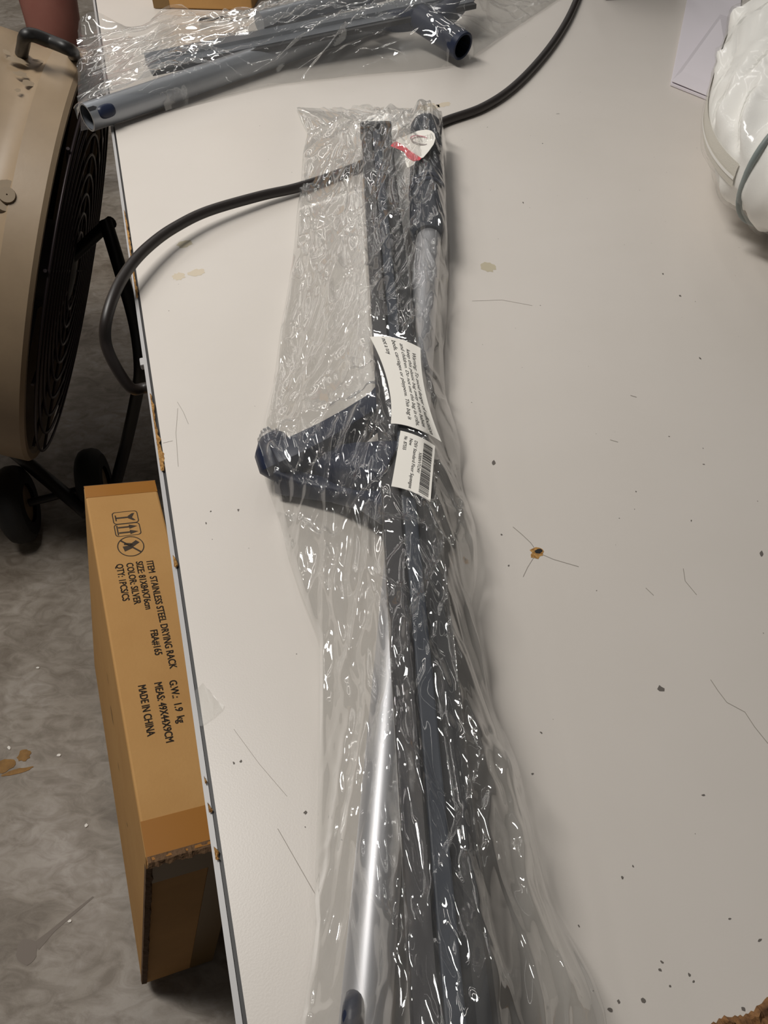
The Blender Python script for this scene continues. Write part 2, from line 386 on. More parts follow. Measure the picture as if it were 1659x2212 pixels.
hole = MB().add(blob(P(1160, 1195), .0048, .004, .3, .3, .0002, 14, 5), [tuple(range(14))]).build('chipped_hole', M['chipboard'], tb, fixn=False)
MB().add(blob(P(1163, 1191), .0026, .0020, .3, .2, .0003, 12, 6), [tuple(range(12))]).build('hole_opening', M['dark_in'], hole, fixn=False)

# scrap of clear sticky tape at the edge
q = [P(421, 1492, .0006), P(438, 1474, .0006), P(446, 1487, .0009), P(451, 1489, .0009), P(458, 1500, .001), P(464, 1505, .001), P(472, 1516, .0009), P(484, 1523, .0012), P(481, 1533, .001), P(462, 1550, .0009), P(437, 1568, .0007), P(431, 1568, .0006)]
tag(MB().prism(q, .0003).build('adhesive_tape', M['sellotape']), 'torn scrap of clear sticky tape stuck at the left table edge', 'tape')

# ------------------------------------------------------------------ black cable across the table
cp = [(1272, -75, .0055), (1255, -25, .0055), (1226, 42, .0055), (1180, 112, .0055), (1112, 185, .0055), (1042, 232, .0055), (955, 264, .0055), (880, 305, .0055), (800, 348, .0055), (720, 380, .0055), (640, 406, .0075),
      (560, 424, .011), (450, 456, .016), (380, 490, .018), (330, 525, .020), (287, 568, .021), (252, 624, .018), (230, 690, .006), (229, 742, -.012), (250, 792, -.03), (283, 838, -.05), (312, 838, -.055), (345, 830, -.05)]
cab = MB().tube(sm([P(*p) for p in cp], 10), .0052, 14).build('power_cable', M['cable'], None, 1.)
tag(cab, 'black cable running under the long bag and looping off the left table edge', 'cable')
cab2 = MB().tube(sm([P(430, 45, .005), P(520, 32, .005), P(560, 20, .005), (P(612, -8, .005)), P(680, -60, .005)], 8), .005, 10).build('power_cable', M['cable'], None, 1.)
tag(cab2, 'dark cable at the foot of the cardboard carton at the back', 'cable')
clip = MB().box(P(306, 800, -.012), W * .006, U * .010, ZUP * .006).build('cable_clip', M['edge_light'], tb, bevel=.001)

# ------------------------------------------------------------------ carton leaning on the floor beside the table
theta = math.radians(14.0)
def ray_plane(px, py, o, n):
    c = Vector((0, 0, CAMZ)); d = P(px, py) - c; return c + d * ((o - c).dot(n) / d.dot(n))
zt = .428
A = PF(181, 1052, zt); B = PF(316, 1860, zt)
Lx = (B - A); Lx.normalize(); A = B - Lx * .49
nl = Vector((Lx.y, -Lx.x, 0)); nl = nl if nl.x < 0 else -nl      # horizontal, pointing left
Wx = -nl * math.cos(theta) - ZUP * math.sin(theta)              # across the top face, to the right
Hx = nl * math.sin(theta) - ZUP * math.cos(theta)               # down the left face
BXH = (zt - .001 - .09 * 0) / math.cos(theta)
BXH = (zt - .09 * math.sin(theta) - .001) / math.cos(theta)
bx = thing('cardboard_carton', 'tall slim brown carton with black print leaning against the table on the floor', 'carton', (B.x + nl.x * .1, B.y, 0))
def BXp(a, b, h=0.): return A + Lx * a + Wx * b - Hx * h
MB().box(A, Lx * .488, Wx * .09, Hx * BXH).build('body', M['card'], bx, bevel=.0025)
MB().box(B - Lx * .002 + Hx * .006 + Wx * .001, Lx * .004, Wx * .088, Hx * (BXH - .008)).build('end_flap', M['card_end'], bx, bevel=.001)
MB().box(BXp(.4905, .012, -.004) + Hx * .0, Lx * .0012, Wx * .07, Hx * (BXH - .02)).build('end_flap', M['card_end'], bx) 
MB().box(BXp(.4920, .060, -.006), Lx * .0008, Wx * .030, Hx * (BXH - .012)).build('tape', M['tape2'], bx)
# crushed corrugated rim between top and end
vs = []; fs = []; rr = random.Random(5); n = 30
for i in range(n):
    b_ = .001 + .088 * i / (n - 1)
    for j, (da, dh) in enumerate([(-.003, .0006), (.003, .0006 + rr.uniform(-.001, .001)), (.006 + rr.uniform(-.001, .0015), -.003), (.004, -.006 + rr.uniform(-.001, .001)), (.001, -.0075)]):
        vs.append(BXp(.49 + da, b_, dh))
for i in range(n - 1):
    for j in range(4): fs.append((i * 5 + j, i * 5 + j + 1, (i + 1) * 5 + j + 1, (i + 1) * 5 + j))
MB().add(vs, fs).build('crushed_rim', M['corr'], bx)
vs = []; fs = []
for i in range(40):
    h_ = .004 + (BXH - .02) * i / 39
    for da, db in [(.0, -.0015), (.0055 + rr.uniform(-.001, .001), -.001), (.006, .004 + rr.uniform(-.001, .002)), (.002, .006)]:
        vs.append(BXp(.49 + da, db, -h_))
for i in range(39):
    for j in range(3): fs.append((i * 4 + j, i * 4 + j + 1, (i + 1) * 4 + j + 1, (i + 1) * 4 + j))
MB().add(vs, fs).build('corrugated_edge', M['corr'], bx)
MB().box(BXp(.0, .0005, .0004), Lx * .021, Wx * .089, Hx * .0006).build('tape', M['tape'], bx)
MB().box(BXp(.453, .0005, .0004), Lx * .038, Wx * .089, Hx * .0006).build('tape', M['tape'], bx)
MB().box(BXp(.4926, .001, -.004), Lx * .0005, Wx * .06, Hx * .05).build('tape', M['tape2'], bx)
MB().box(BXp(-.002, .0, -.001), Lx * .003, Wx * .09, Hx * .012).build('far_rim', M['corr'], bx)
def AB(cx, cy):
    p = ray_plane(220 + cx / 4.095, 1080 + cy / 4.095, A, Wx.cross(Lx)); d = p - A
    return d.dot(Lx), d.dot(Wx)
def on_box(x, y): return BXp(x, y, .00025)
def boxtext(body, c0, c1, hc):
    a0, b0 = AB(*c0); a1, b1 = AB(*c1); bm_ = (b0 + b1) / 2; h_ = hc
    vs, fs = text_geo(body); w = vs[:, 0].max(); mb = MB()
    for da, db in ((0, 0), (.0005, 0), (0, .0004), (.0005, .0004)):
        mb.add([on_box(a0 + (a1 - a0) * v[0] / w + da, bm_ - h_ / 2 + v[1] * h_ + db) for v in vs], fs)
    mb.build('printed_text', M['ink2'], bx, fixn=False)
TH = .0078
boxtext('ITEM  STAINLESS STEEL DRYING RACK', (430, 535), (622, 1490), TH)
boxtext('SIZE: 81X84X76cm', (338, 540), (405, 965), TH)
boxtext('FBA#165', (460, 1145), (498, 1370), TH)
boxtext('COLOR: SILVER', (242, 555), (316, 920), TH)
boxtext('QTY: 1PCS/CS', (152, 565), (215, 890), TH)
boxtext('G.W.:  1.9  kg', (635, 1590), (695, 1970), TH)
boxtext('MEAS: 49X44X9CM', (495, 1610), (600, 2140), TH)
boxtext('MADE IN CHINA', (352, 1635), (435, 2085), TH)
def flatpoly(pts): return MB().add([on_box(x, y) for x, y in pts], [tuple(range(len(pts)))])
def outline(pts, w, mb):
    n = len(pts); cx = sum(p[0] for p in pts) / n; cy = sum(p[1] for p in pts) / n
    ins = []
    for x, y in pts:
        d = math.hypot(x - cx, y - cy); k = (d - w) / d; ins.append((cx + (x - cx) * k, cy + (y - cy) * k))
    mb.add([on_box(*p) for p in pts] + [on_box(*p) for p in ins], [(k, (k + 1) % n, n + (k + 1) % n, n + k) for k in range(n)])
def rrect(a0, a1, b0, b1, r):
    out = []
    for (ca, cb, s) in ((a1 - r, b1 - r, 0), (a0 + r, b1 - r, 1), (a0 + r, b0 + r, 2), (a1 - r, b0 + r, 3)):
        for k in range(5):
            th = math.pi / 2 * (s + k / 4); out.append((ca + r * math.cos(th), cb + r * math.sin(th)))
    return out
def symbol(parts, rim):
    mb = MB()
    for r_ in rim: outline(r_, .0013, mb)
    for p in parts: mb.add([on_box(x, y) for x, y in p], [tuple(range(len(p)))])
    return mb.build('printed_symbol', M['ink2'], bx, fixn=False)
a0, b0 = AB(95, 160); a1, b1 = AB(325, 150); ca = (a0 + a1) / 2; hh = .0115
gl_c = AB(208, 155); ar_c = AB(228, 262); cr_c = AB(256, 410)
bw = abs(b1 - b0) / 2
a, b_ = gl_c
symbol([[(a - .0062, b_ + bw * .75), (a - .0062, b_ + bw * .55), (a - .002, b_ + bw * .2), (a + .002, b_ + bw * .2), (a + .0062, b_ + bw * .55), (a + .0062, b_ + bw * .75), (a + .001, b_ + bw * .5)],
        [(a - .0012, b_ + bw * .2), (a - .0012, b_ - bw * .75), (a + .0012, b_ - bw * .75), (a + .0012, b_ + bw * .2)], [(a - .005, b_ - bw * .7), (a - .005, b_ - bw * .8), (a + .005, b_ - bw * .8), (a + .005, b_ - bw * .7)]],
       [rrect(a - .0105, a + .0105, b_ - bw, b_ + bw, .004)])
a, b_ = ar_c
arr = []
for dx in (-.0045, .0045):
    arr += [[(a + dx - .0012, b_ - bw * .7), (a + dx + .0012, b_ - bw * .7), (a + dx + .0012, b_ + bw * .2), (a + dx - .0012, b_ + bw * .2)], [(a + dx - .0036, b_ + bw * .15), (a + dx + .0036, b_ + bw * .15), (a + dx, b_ + bw * .78)]]
symbol(arr + [[(a - .0082, b_ - bw * .72), (a + .0082, b_ - bw * .72), (a + .0082, b_ - bw * .82), (a - .0082, b_ - bw * .82)]], [rrect(a - .0105, a + .0105, b_ - bw, b_ + bw, .004)])
a, b_ = cr_c; R_ = .0165; R2 = bw * 1.02
el = [(a + R_ * math.cos(k * math.pi / 20), b_ + R2 * math.sin(k * math.pi / 20)) for k in range(40)]
symbol([[(a - R_ * .72, b_ - R2 * .62), (a - R_ * .62, b_ - R2 * .72), (a + R_ * .72, b_ + R2 * .62), (a + R_ * .62, b_ + R2 * .72)],
        [(a - R_ * .55, b_ + R2 * .45), (a - R_ * .3, b_ + R2 * .7), (a + R_ * .1, b_ + R2 * .12), (a - R_ * .12, b_ - R2 * .12)],
        [(a - R_ * .1, b_ - R2 * .1), (a + R_ * .2, b_ + R2 * .1), (a + R_ * .45, b_ - R2 * .5), (a - R_ * .05, b_ - R2 * .6)],
        [(a - R_ * .05, b_ + R2 * .2), (a - R_ * .2, b_ - R2 * .5), (a - R_ * .4, b_ - R2 * .4), (a - R_ * .3, b_ + R2 * .1)]], [el])
# scuffs on the side
for k, (aa, hh, l, w_) in enumerate([(.245, .16, .03, .006), (.30, .19, .012, .004), (.37, .20, .006, .005), (.21, .13, .02, .003)]):
    pts = [A + Lx * (aa + l * .5 * math.cos(t)) + Hx * (hh + w_ * .5 * math.sin(t)) - Wx * .0006 for t in np.linspace(0, 2 * math.pi, 9)[:-1]]
    MB().add(pts, [tuple(range(8))]).build('scuff', M['tape2'], bx, fixn=False)

# ------------------------------------------------------------------ drum fan on wheels
fb, ft = PF(90, 967, .16), PF(210, 130, .70)
FC = (fb + ft) / 2; FR = (ft - fb).length / 2
fc = (ft - fb).normalized()
view = (Vector((0, 0, CAMZ)) - FC).normalized()
side = fc.cross(view).normalized(); side = side if side.x > 0 else -side
vperp = side.cross(fc).normalized(); vperp = vperp if vperp.dot(view) > 0 else -vperp
FN = (side + vperp * .108).normalized()               # out of the open face
fg = fc.cross(FN).normalized()
fan = thing('drum_fan', 'tan metal drum fan on black wheels standing left of the table', 'fan', (FC.x, FC.y, 0))
MB().lathe(FC, -FN, [(.006, FR - .012), (.0, FR - .006), (.0, FR + .004), (.006, FR + .008), (.045, FR + .006), (.055, FR - .004), (.07, FR - .008), (.10, FR - .006), (.11, FR), (.135, FR), (.36, FR), (.365, FR - .012), (.34, FR - .014), (.03, FR - .016), (.006, FR - .012)], 96).build('drum', M['drum'], fan, .6)
MB().lathe(FC, -FN, [(.335, FR - .013), (.335, .001)], 48).build('back_panel', M['dark_in'], fan)
def ringpts(c, r, n=64): return [c + fc * (r * math.cos(2 * math.pi * k / n)) + fg * (r * math.sin(2 * math.pi * k / n)) for k in range(n + 1)]
for k in range(9):
    MB().tube(ringpts(FC + FN * (.012 - .00), FR * (.2 + .095 * k)), .0022, 6, False).build('guard_ring', M['wire'], fan, 1.5)
for k in range(12):
    th = 2 * math.pi * k / 12 + .1; d = fc * math.cos(th) + fg * math.sin(th)
    MB().tube([FC + d * .05 + FN * .010, FC + d * (FR - .005) + FN * .008], .0026, 6).build('guard_spoke', M['wire'], fan, 1.5)
MB().lathe(FC - FN * .06, FN, [(0, .001), (0, .075), (.05, .07), (.07, .05), (.075, .001)], 32).build('motor', M['fanblade'], fan, .7)
for k in range(4):
    th = math.pi / 2 * k + .5; vs = []; fs = []
    for i in range(9):
        r_ = .06 + (FR - .09) * i / 8
        for j in range(5):
            w_ = (j / 4 - .5) * (.5 - .1 * i / 8); d = fc * math.cos(th + w_) + fg * math.sin(th + w_)
            vs.append(FC + d * r_ - FN * (.09 + .11 * (j / 4 - .5)))
    for i in range(8):
        for j in range(4): fs.append((i * 5 + j, i * 5 + j + 1, i * 5 + j + 6, i * 5 + j + 5))
    MB().add(vs, fs).build('fan_blade', M['fanblade'], fan, 1.5)
def wheel(c, ax, R_, w_):
    t = MB().lathe(c - ax * w_ / 2, ax, [(0, R_ * .5), (0, R_ * .82), (w_ * .15, R_ * .95), (w_ * .35, R_), (w_ * .65, R_), (w_ * .85, R_ * .95), (w_, R_ * .82), (w_, R_ * .5)], 36).build('wheel', M['rubber'], fan, .6)
    MB().lathe(c - ax * w_ * .35, ax, [(0, .001), (0, R_ * .5), (w_ * .7, R_ * .5), (w_ * .7, .001)], 24).build('wheel_hub', M['drum'], t, .6)
wa = Vector((.88, .20, 0)).normalized()
w1 = PF(38, 1090, .075); w1.z = .075; w2 = PF(208, 1055, .070); w2.z = .075
wheel(w1, wa, .074, .045); wheel(w2, wa, .074, .045)
MB().tube([w1 + wa * .02, w2 - wa * .02], .008, 12).build('axle', M['black'], fan, 1.5)
pl = FC - FN * .18 - fg * (FR + .02); pr = FC - FN * .18 + fg * (FR + .02)
MB().tube(sm([PF(-60, 905, .14), PF(10, 960, .12), PF(110, 1042, .11), PF(188, 1108, .09)], 6), .013, 12).build('frame_tube', M['black'], fan, 1.5)
MB().tube(sm([PF(228, 478, .52), PF(262, 590, .46), PF(292, 700, .38), PF(303, 790, .32), PF(296, 850, .26), PF(272, 960, .15), PF(248, 1052, .085)], 6), .011, 12).build('frame_tube', M['black'], fan, 1.5)
MB().tube(sm([PF(150, 560, .45), PF(215, 500, .50), PF(240, 480, .52)], 6), .010, 12).build('frame_tube', M['black'], fan, 1.5)
MB().tube(sm([PF(44, 130, .74), PF(50, 100, .78), PF(55, 79, .80), PF(72, 76, .80), PF(110, 90, .79), PF(146, 105, .785), PF(158, 114, .765), PF(160, 132, .72)], 6), .0085, 12).build('handle', M['black'], fan, 1.5)
# bolt on the housing and grease smears
def drum_pt(px, py, h=.0015):
    c = Vector((0, 0, CAMZ)); d = (P(px, py) - c).normalized(); R0 = FR + h
    oc = c - FC; a = d - FN * d.dot(FN); b = oc - FN * oc.dot(FN)
    A_, B_, C_ = a.dot(a), 2 * a.dot(b), b.dot(b) - R0 * R0; D_ = B_ * B_ - 4 * A_ * C_
    return c + d * ((-B_ - math.sqrt(max(D_, 0))) / (2 * A_))
for k, (px, py, rx, ry, an) in enumerate([(38, 130, 26, 6, .25), (45, 160, 18, 6, .3), (62, 180, 16, 7, .3), (38, 195, 8, 4, .1), (85, 132, 14, 4, .2), (14, 112, 10, 4, .4)]):
    pts = []; r = random.Random(k)
    for t in range(14):
        th = 2 * math.pi * t / 14; q = r.uniform(.7, 1.2); x, y = rx * q * math.cos(th), ry * q * math.sin(th)
        pts.append(drum_pt(px + x * math.cos(an) - y * math.sin(an), py + x * math.sin(an) + y * math.cos(an), .0008))
    MB().add(pts, [tuple(range(14))]).build('grease_smear', M['smear'], fan, fixn=False)
bc = drum_pt(17, 425, .0)
bn = (bc - FC - FN * (bc - FC).dot(FN)).normalized()
MB().lathe(bc, bn, [(0, .022), (.004, .020), (.004, .011), (.009, .010), (.009, .001)], 20).build('bolt', M['smear'], fan, .6)

# ------------------------------------------------------------------ person standing behind the fan (bare leg in view)
def skin_fig(name, vs, es, radii, m, parent=None, root=0, sub=2):
    me = bpy.data.meshes.new(name); me.from_pydata([tuple(v) for v in vs], es, []); me.update()
    o = link(name, me, m, parent)
    md = o.modifiers.new('skin', 'SKIN'); md.use_smooth_shade = True
    for i, r in enumerate(radii):
        rr_ = (r, r) if not hasattr(r, '__len__') else r
        me.skin_vertices[0].data[i].radius = rr_; me.skin_vertices[0].data[i].use_root = (i == root)
    s = o.modifiers.new('sub', 'SUBSURF'); s.levels = 1; s.render_levels = sub
    return o
kx = P(118, 20, -.19)
px0, py0 = kx.x - .02, kx.y + .02
def pv(x, y, z): return Vector((px0 + x, py0 + y, z))
per = thing('person', 'person with bare leg standing behind the drum fan at far left', 'person', pv(-.1, .05, 0))
bv = [pv(-.11, .10, .95), pv(0, .06, .86), pv(.005, .02, .68), pv(0, 0, .52), pv(-.035, .05, .40), pv(-.09, .12, .26), pv(-.15, .20, .09), pv(-.17, .13, .035), pv(-.19, .03, .025),
      pv(-.22, .16, .86), pv(-.24, .14, .68), pv(-.245, .12, .51), pv(-.29, .13, .38), pv(-.33, .14, .25), pv(-.36, .14, .09), pv(-.37, .06, .035), pv(-.38, -.04, .025),
      pv(-.11, .11, 1.12), pv(-.11, .12, 1.32), pv(-.11, .12, 1.45), pv(-.11, .10, 1.54), pv(-.11, .08, 1.63), pv(-.11, .08, 1.72),
      pv(.06, .13, 1.40), pv(.11, .12, 1.14), pv(.12, .02, .92), pv(.12, -.03, .84), pv(-.28, .14, 1.40), pv(-.33, .13, 1.14), pv(-.33, .04, .92), pv(-.33, 0, .84)]
be = [(0, 1), (1, 2), (2, 3), (3, 4), (4, 5), (5, 6), (6, 7), (7, 8), (0, 9), (9, 10), (10, 11), (11, 12), (12, 13), (13, 14), (14, 15), (15, 16), (0, 17), (17, 18), (18, 19), (19, 20), (20, 21), (21, 22),
      (18, 23), (23, 24), (24, 25), (25, 26), (18, 27), (27, 28), (28, 29), (29, 30)]
br = [(.15, .11), .085, .075, .064, .062, .050, .040, .045, .035, .085, .075, .060, .062, .050, .040, .045, .035, (.14, .10), (.16, .11), .06, .055, (.075, .09), .06, .05, .042, .032, .035, .05, .042, .032, .035]
skin_fig('body', bv, be, br, M['skin'], per)
tv = [pv(-.11, .10, .97), pv(0, .06, .86), pv(.005, .025, .72), pv(-.22, .16, .86), pv(-.24, .145, .72)]
skin_fig('shorts', tv, [(0, 1), (1, 2), (0, 3), (3, 4)], [(.17, .13), .105, .10, .105, .10], M['cloth_dark'], per)
sv = [pv(-.11, .11, .98), pv(-.11, .11, 1.12), pv(-.11, .12, 1.34), pv(-.11, .12, 1.44), pv(.06, .13, 1.39), pv(.09, .125, 1.22), pv(-.28, .14, 1.39), pv(-.31, .135, 1.22)]
skin_fig('shirt', sv, [(0, 1), (1, 2), (2, 3), (2, 4), (4, 5), (2, 6), (6, 7)], [(.17, .13), (.16, .12), (.175, .125), .075, .07, .065, .07, .065], M['apron'], per)
skin_fig('hair', [pv(-.11, .09, 1.70), pv(-.11, .10, 1.76)], [(0, 1)], [(.085, .10), (.05, .06)], M['cloth_dark'], per)
for (x, y) in ((-.15, .205), (-.36, .145)):
    skin_fig('shoe', [pv(x, y, .05), pv(x - .005, y - .08, .045), pv(x - .01, y - .19, .035)], [(0, 1), (1, 2)], [.052, .052, .042], M['cloth_dark'], per)

# ------------------------------------------------------------------ film bags
def seg_t(X, Y, a, b):
    dx, dy = b.x - a.x, b.y - a.y; l2 = dx * dx + dy * dy
    t = ((X - a.x) * dx + (Y - a.y) * dy) / l2
    tc_ = np.clip(t, 0, 1)
    d = np.hypot(X - a.x - dx * tc_, Y - a.y - dy * tc_)
    s = ((X - a.x) * dy - (Y - a.y) * dx) / math.sqrt(l2)
    return tc_, d, s
def ob_round(a, b, r):          # a, b: axis ends
    def f(X, Y):
        t, d, _ = seg_t(X, Y, a, b); z = a.z + (b.z - a.z) * t - TABZ
        return np.where(d < r, z + np.sqrt(np.maximum(r * r - d * d, 0)), -1)
    return f
def ob_flat(a, b, hw):          # a, b: ends on the top surface
    def f(X, Y):
        t, d, _ = seg_t(X, Y, a, b); return np.where(d < hw, a.z + (b.z - a.z) * t - TABZ, -1)
    return f
def resample(pts, n, key):
    pts = sorted(pts); k = [p[0] for p in pts]; return lambda v: np.interp(v, k, [p[1] for p in pts])

def wrinkles(Ua, Wa, n_crease, seed, amp, main_spread=.22, cell=.016):
    """crumpled-film relief over metric coordinates (along, across)"""
    r = np.random.default_rng(seed); H = np.zeros_like(Ua)
    u0, u1, w0, w1 = Ua.min(), Ua.max(), Wa.min(), Wa.max()
    for k in range(n_crease):
        cu_, cw = r.uniform(u0, u1), r.uniform(w0, w1)
        obl = r.random() < .22
        an = r.normal(0, .9 if obl else main_spread)
        L_ = r.uniform(.02, .06) if obl else r.uniform(.06, .26)
        wd = r.uniform(.003, .012); a = amp * r.uniform(.5, 2.0) * (wd / .006) ** .6
        du, dw = Ua - cu_, Wa - cw
        al = du * math.cos(an) + dw * math.sin(an); ac = -du * math.sin(an) + dw * math.cos(an)
        ac = ac + r.normal(0, .25) * al * al / L_
        win = np.clip(1 - (al / L_) ** 2, 0, 1)
        asym = np.where(ac > 0, 1.0, r.uniform(.35, 1.0))
        H += a * win * np.cos(np.clip(np.abs(ac) / (wd * asym), 0, 1) * math.pi / 2) ** 2
    # facets
    for sc_, am in ((cell, .36), (cell * .4, .05)):
        st = 4.5; npt = int((u1 - u0) / st * (w1 - w0) / (sc_ * sc_)); npt = max(40, min(npt, 6000))
        kd = kdtree.KDTree(npt); pu, pw = r.uniform(u0 / st, u1 / st, npt), r.uniform(w0, w1, npt)
        for i in range(npt): kd.insert((pu[i], pw[i], 0), i)
        kd.balance(); gr = r.normal(0, 1, (npt, 2)); hz = r.uniform(-1, 1, npt)
        out = np.zeros(Ua.size); fu, fw = Ua.ravel() / st, Wa.ravel()
        for i in range(Ua.size):
            q = kd.find_n((fu[i], fw[i], 0), 2)
            out[i] = (q[1][2] - q[0][2]) / sc_
        f = np.clip(out.reshape(Ua.shape), 0, .8)
        lowf = np.zeros_like(Ua)
        for k in range(7):
            lowf += np.sin(Ua * r.uniform(10, 45) + r.uniform(0, 6)) * np.sin(Wa * r.uniform(20, 90) + r.uniform(0, 6))
        mod = np.clip(.55 + .33 * lowf, .05, 1.3)
        H += amp * am * mod * (.8 - f)
    return H

def ridge_lines(X, Y, lines, z=.02):
    """hand-laid folds of the film: ([(px, py)...], width, height)"""
    H = np.zeros_like(X)
    for pts, w_, a_ in lines:
        q = sm([P(x, y, z) for x, y in pts], 6); n = len(q); best = np.full(X.shape, 9.); tt = np.zeros_like(X)
        for i in range(n - 1):
            t, d, _ = seg_t(X, Y, q[i], q[i + 1]); m_ = d < best; best = np.where(m_, d, best); tt = np.where(m_, (i + t) / (n - 1), tt)
        H += 1.4 * a_ * np.exp(-(best / w_) ** 2) * np.clip(np.minimum(tt, 1 - tt) * 6, 0, 1)
    return H

class Film:
    """top sheet of a bag laid over its contents; lp, rp: functions t -> xy of the two sides"""
    def __init__(self, lp, rp, nt, ns, obst, edge=(.004, .004), end0=.004, seed=1, amp=.0012, ncr=120, flat=None, lift=None, tension=1.0, free_end=True, cell=.016, lines=()):
        t = np.linspace(0, 1, nt)[:, None]; s = np.linspace(0, 1, ns)[None, :]
        Lp = np.array([lp(x) for x in t[:, 0]]); Rp = np.array([rp(x) for x in t[:, 0]])
        X = Lp[:, None, 0] * (1 - s) + Rp[:, None, 0] * s; Y = Lp[:, None, 1] * (1 - s) + Rp[:, None, 1] * s
        self.X, self.Y = X, Y
        it = np.linspace(0, nt - 1, 150).round().astype(int); is_ = np.linspace(0, ns - 1, 50).round().astype(int)
        Xc, Yc = X[np.ix_(it, is_)], Y[np.ix_(it, is_)]
        def obs(x, y):
            z = np.full_like(x, .0022)
            for f in obst: z = np.maximum(z, f(x, y) + .0010)
            return z
        oc = obs(Xc, Yc); r = np.random.default_rng(seed)
        cen = (Lp + Rp) / 2; ln = np.concatenate([[0], np.cumsum(np.hypot(*np.diff(cen, axis=0).T))]); wid = np.hypot(*(Rp - Lp).T)
        dt = ln[-1] / 150; ds = wid[it] / 50
        def wob(e): 
            q = np.zeros(150)
            for k in range(6): q += np.sin(np.arange(150) * r.uniform(.05, .5) + r.uniform(0, 6)) / 6
            return np.maximum(e * (1 + 1.2 * q), .0022)
        h = oc.copy(); e0, e1 = wob(edge[0]), wob(edge[1])
        wx = (1 / ds ** 2)[:, None]; wy = 1 / dt ** 2
        for k in range(900):
            up_ = np.vstack([h[:1], h[:-1]]); dn = np.vstack([h[1:], h[-1:]])
            lf = np.hstack([h[:, :1], h[:, :-1]]); rt = np.hstack([h[:, 1:], h[:, -1:]])
            av = ((lf + rt) * wx + (up_ + dn) * wy) / (2 * wx + 2 * wy)
            h = np.maximum(oc, av * tension); h[:, 0] = e0; h[:, -1] = e1; h[0, :] = end0
            if not free_end: h[-1, :] = end0
        # upsample
        tt = t[:, 0] * 149; ss = s[0] * 49
        h1 = np.array([np.interp(ss, np.arange(50), row) for row in h])
        h2 = np.array([np.interp(tt, np.arange(150), col) for col in h1.T]).T
        for k in range(4): h2[1:-1, 1:-1] = (h2[1:-1, 1:-1] * 2 + h2[:-2, 1:-1] + h2[2:, 1:-1] + h2[1:-1, :-2] + h2[1:-1, 2:]) / 6
        Hs = np.maximum(h2, obs(X, Y))
        self.smooth = Hs
        Ua = np.repeat(ln[:, None], ns, 1); Wa = (s - .5) * wid[:, None]
        Wr = wrinkles(Ua, Wa, ncr, seed, amp, cell=cell)
        fade = np.clip(np.minimum(s, 1 - s) / .03, .15, 1)
        if flat is not None: fade = fade * flat(X, Y)
        if lines: Wr = Wr * .8 + ridge_lines(X, Y, lines)
        self.H = Hs + Wr * fade
        # sideways ripple of the free sides
        self.nt, self.ns = nt, ns
        P2 = np.stack([X.ravel(), Y.ravel()], 1); self.kd = None
    def kdt(self):
        if self.kd is None:
            st = 3; xs, ys, hs = self.X[::st, ::st].ravel(), self.Y[::st, ::st].ravel(), self.smooth[::st, ::st].ravel()
            self.kd = kdtree.KDTree(len(xs)); self.kh = hs
            for i in range(len(xs)): self.kd.insert((xs[i], ys[i], 0), i)
            self.kd.balance()
        return self.kd
    def height(self, x, y, n=12):
        q = self.kdt().find_n((x, y, 0), n); w = [1 / (d + .002) for _, _, d in q]
        return sum(self.kh[i] * k for (_, i, _), k in zip(q, w)) / sum(w)
    def on(self, px, py, off=.0012):
        z = .03
        for k in range(8):
            p = P(px, py, z); z = .5 * z + .5 * (self.height(p.x, p.y) + off)
        return P(px, py, z)
    def build(self, name, m, parent):
        nt, ns = self.nt, self.ns
        co = np.stack([self.X.ravel(), self.Y.ravel(), (TABZ + self.H).ravel()], 1)
        i = np.arange((nt - 1) * (ns - 1)); a = (i // (ns - 1)) * ns + i % (ns - 1)
        fs = np.stack([a, a + 1, a + ns + 1, a + ns], 1)
        me = bpy.data.meshes.new(name); me.vertices.add(len(co)); me.vertices.foreach_set('co', co.ravel())
        me.loops.add(fs.size); me.loops.foreach_set('vertex_index', fs.ravel().astype(np.int32))
        me.polygons.add(len(fs)); me.polygons.foreach_set('loop_start', (np.arange(len(fs)) * 4).astype(np.int32))
        me.update(calc_edges=True); me.validate()
        return link(name, me, m, parent, 4)
    def under(self, name, m, parent, hfun):
        X, Y = self.X[::6, ::6], self.Y[::6, ::6]; nt, ns = X.shape; Z = hfun(X, Y)
        vs = [(X[i, j], Y[i, j], TABZ + Z[i, j]) for i in range(nt) for j in range(ns)]
        fs = [(i * ns + j, i * ns + j + 1, (i + 1) * ns + j + 1, (i + 1) * ns + j) for i in range(nt - 1) for j in range(ns - 1)]
        me = bpy.data.meshes.new(name); me.from_pydata(vs, [], fs); me.update()
        return link(name, me, m, parent, 4)
cab_xy = np.array([[p.x, p.y] for p in sm([P(*c) for c in cp[3:13]], 6)])
def under_h(X, Y):
    d = np.min(np.hypot(X[..., None] - cab_xy[:, 0], Y[..., None] - cab_xy[:, 1]), axis=-1)
    return .0009 + .0105 * np.clip(1 - d / .03, 0, 1)

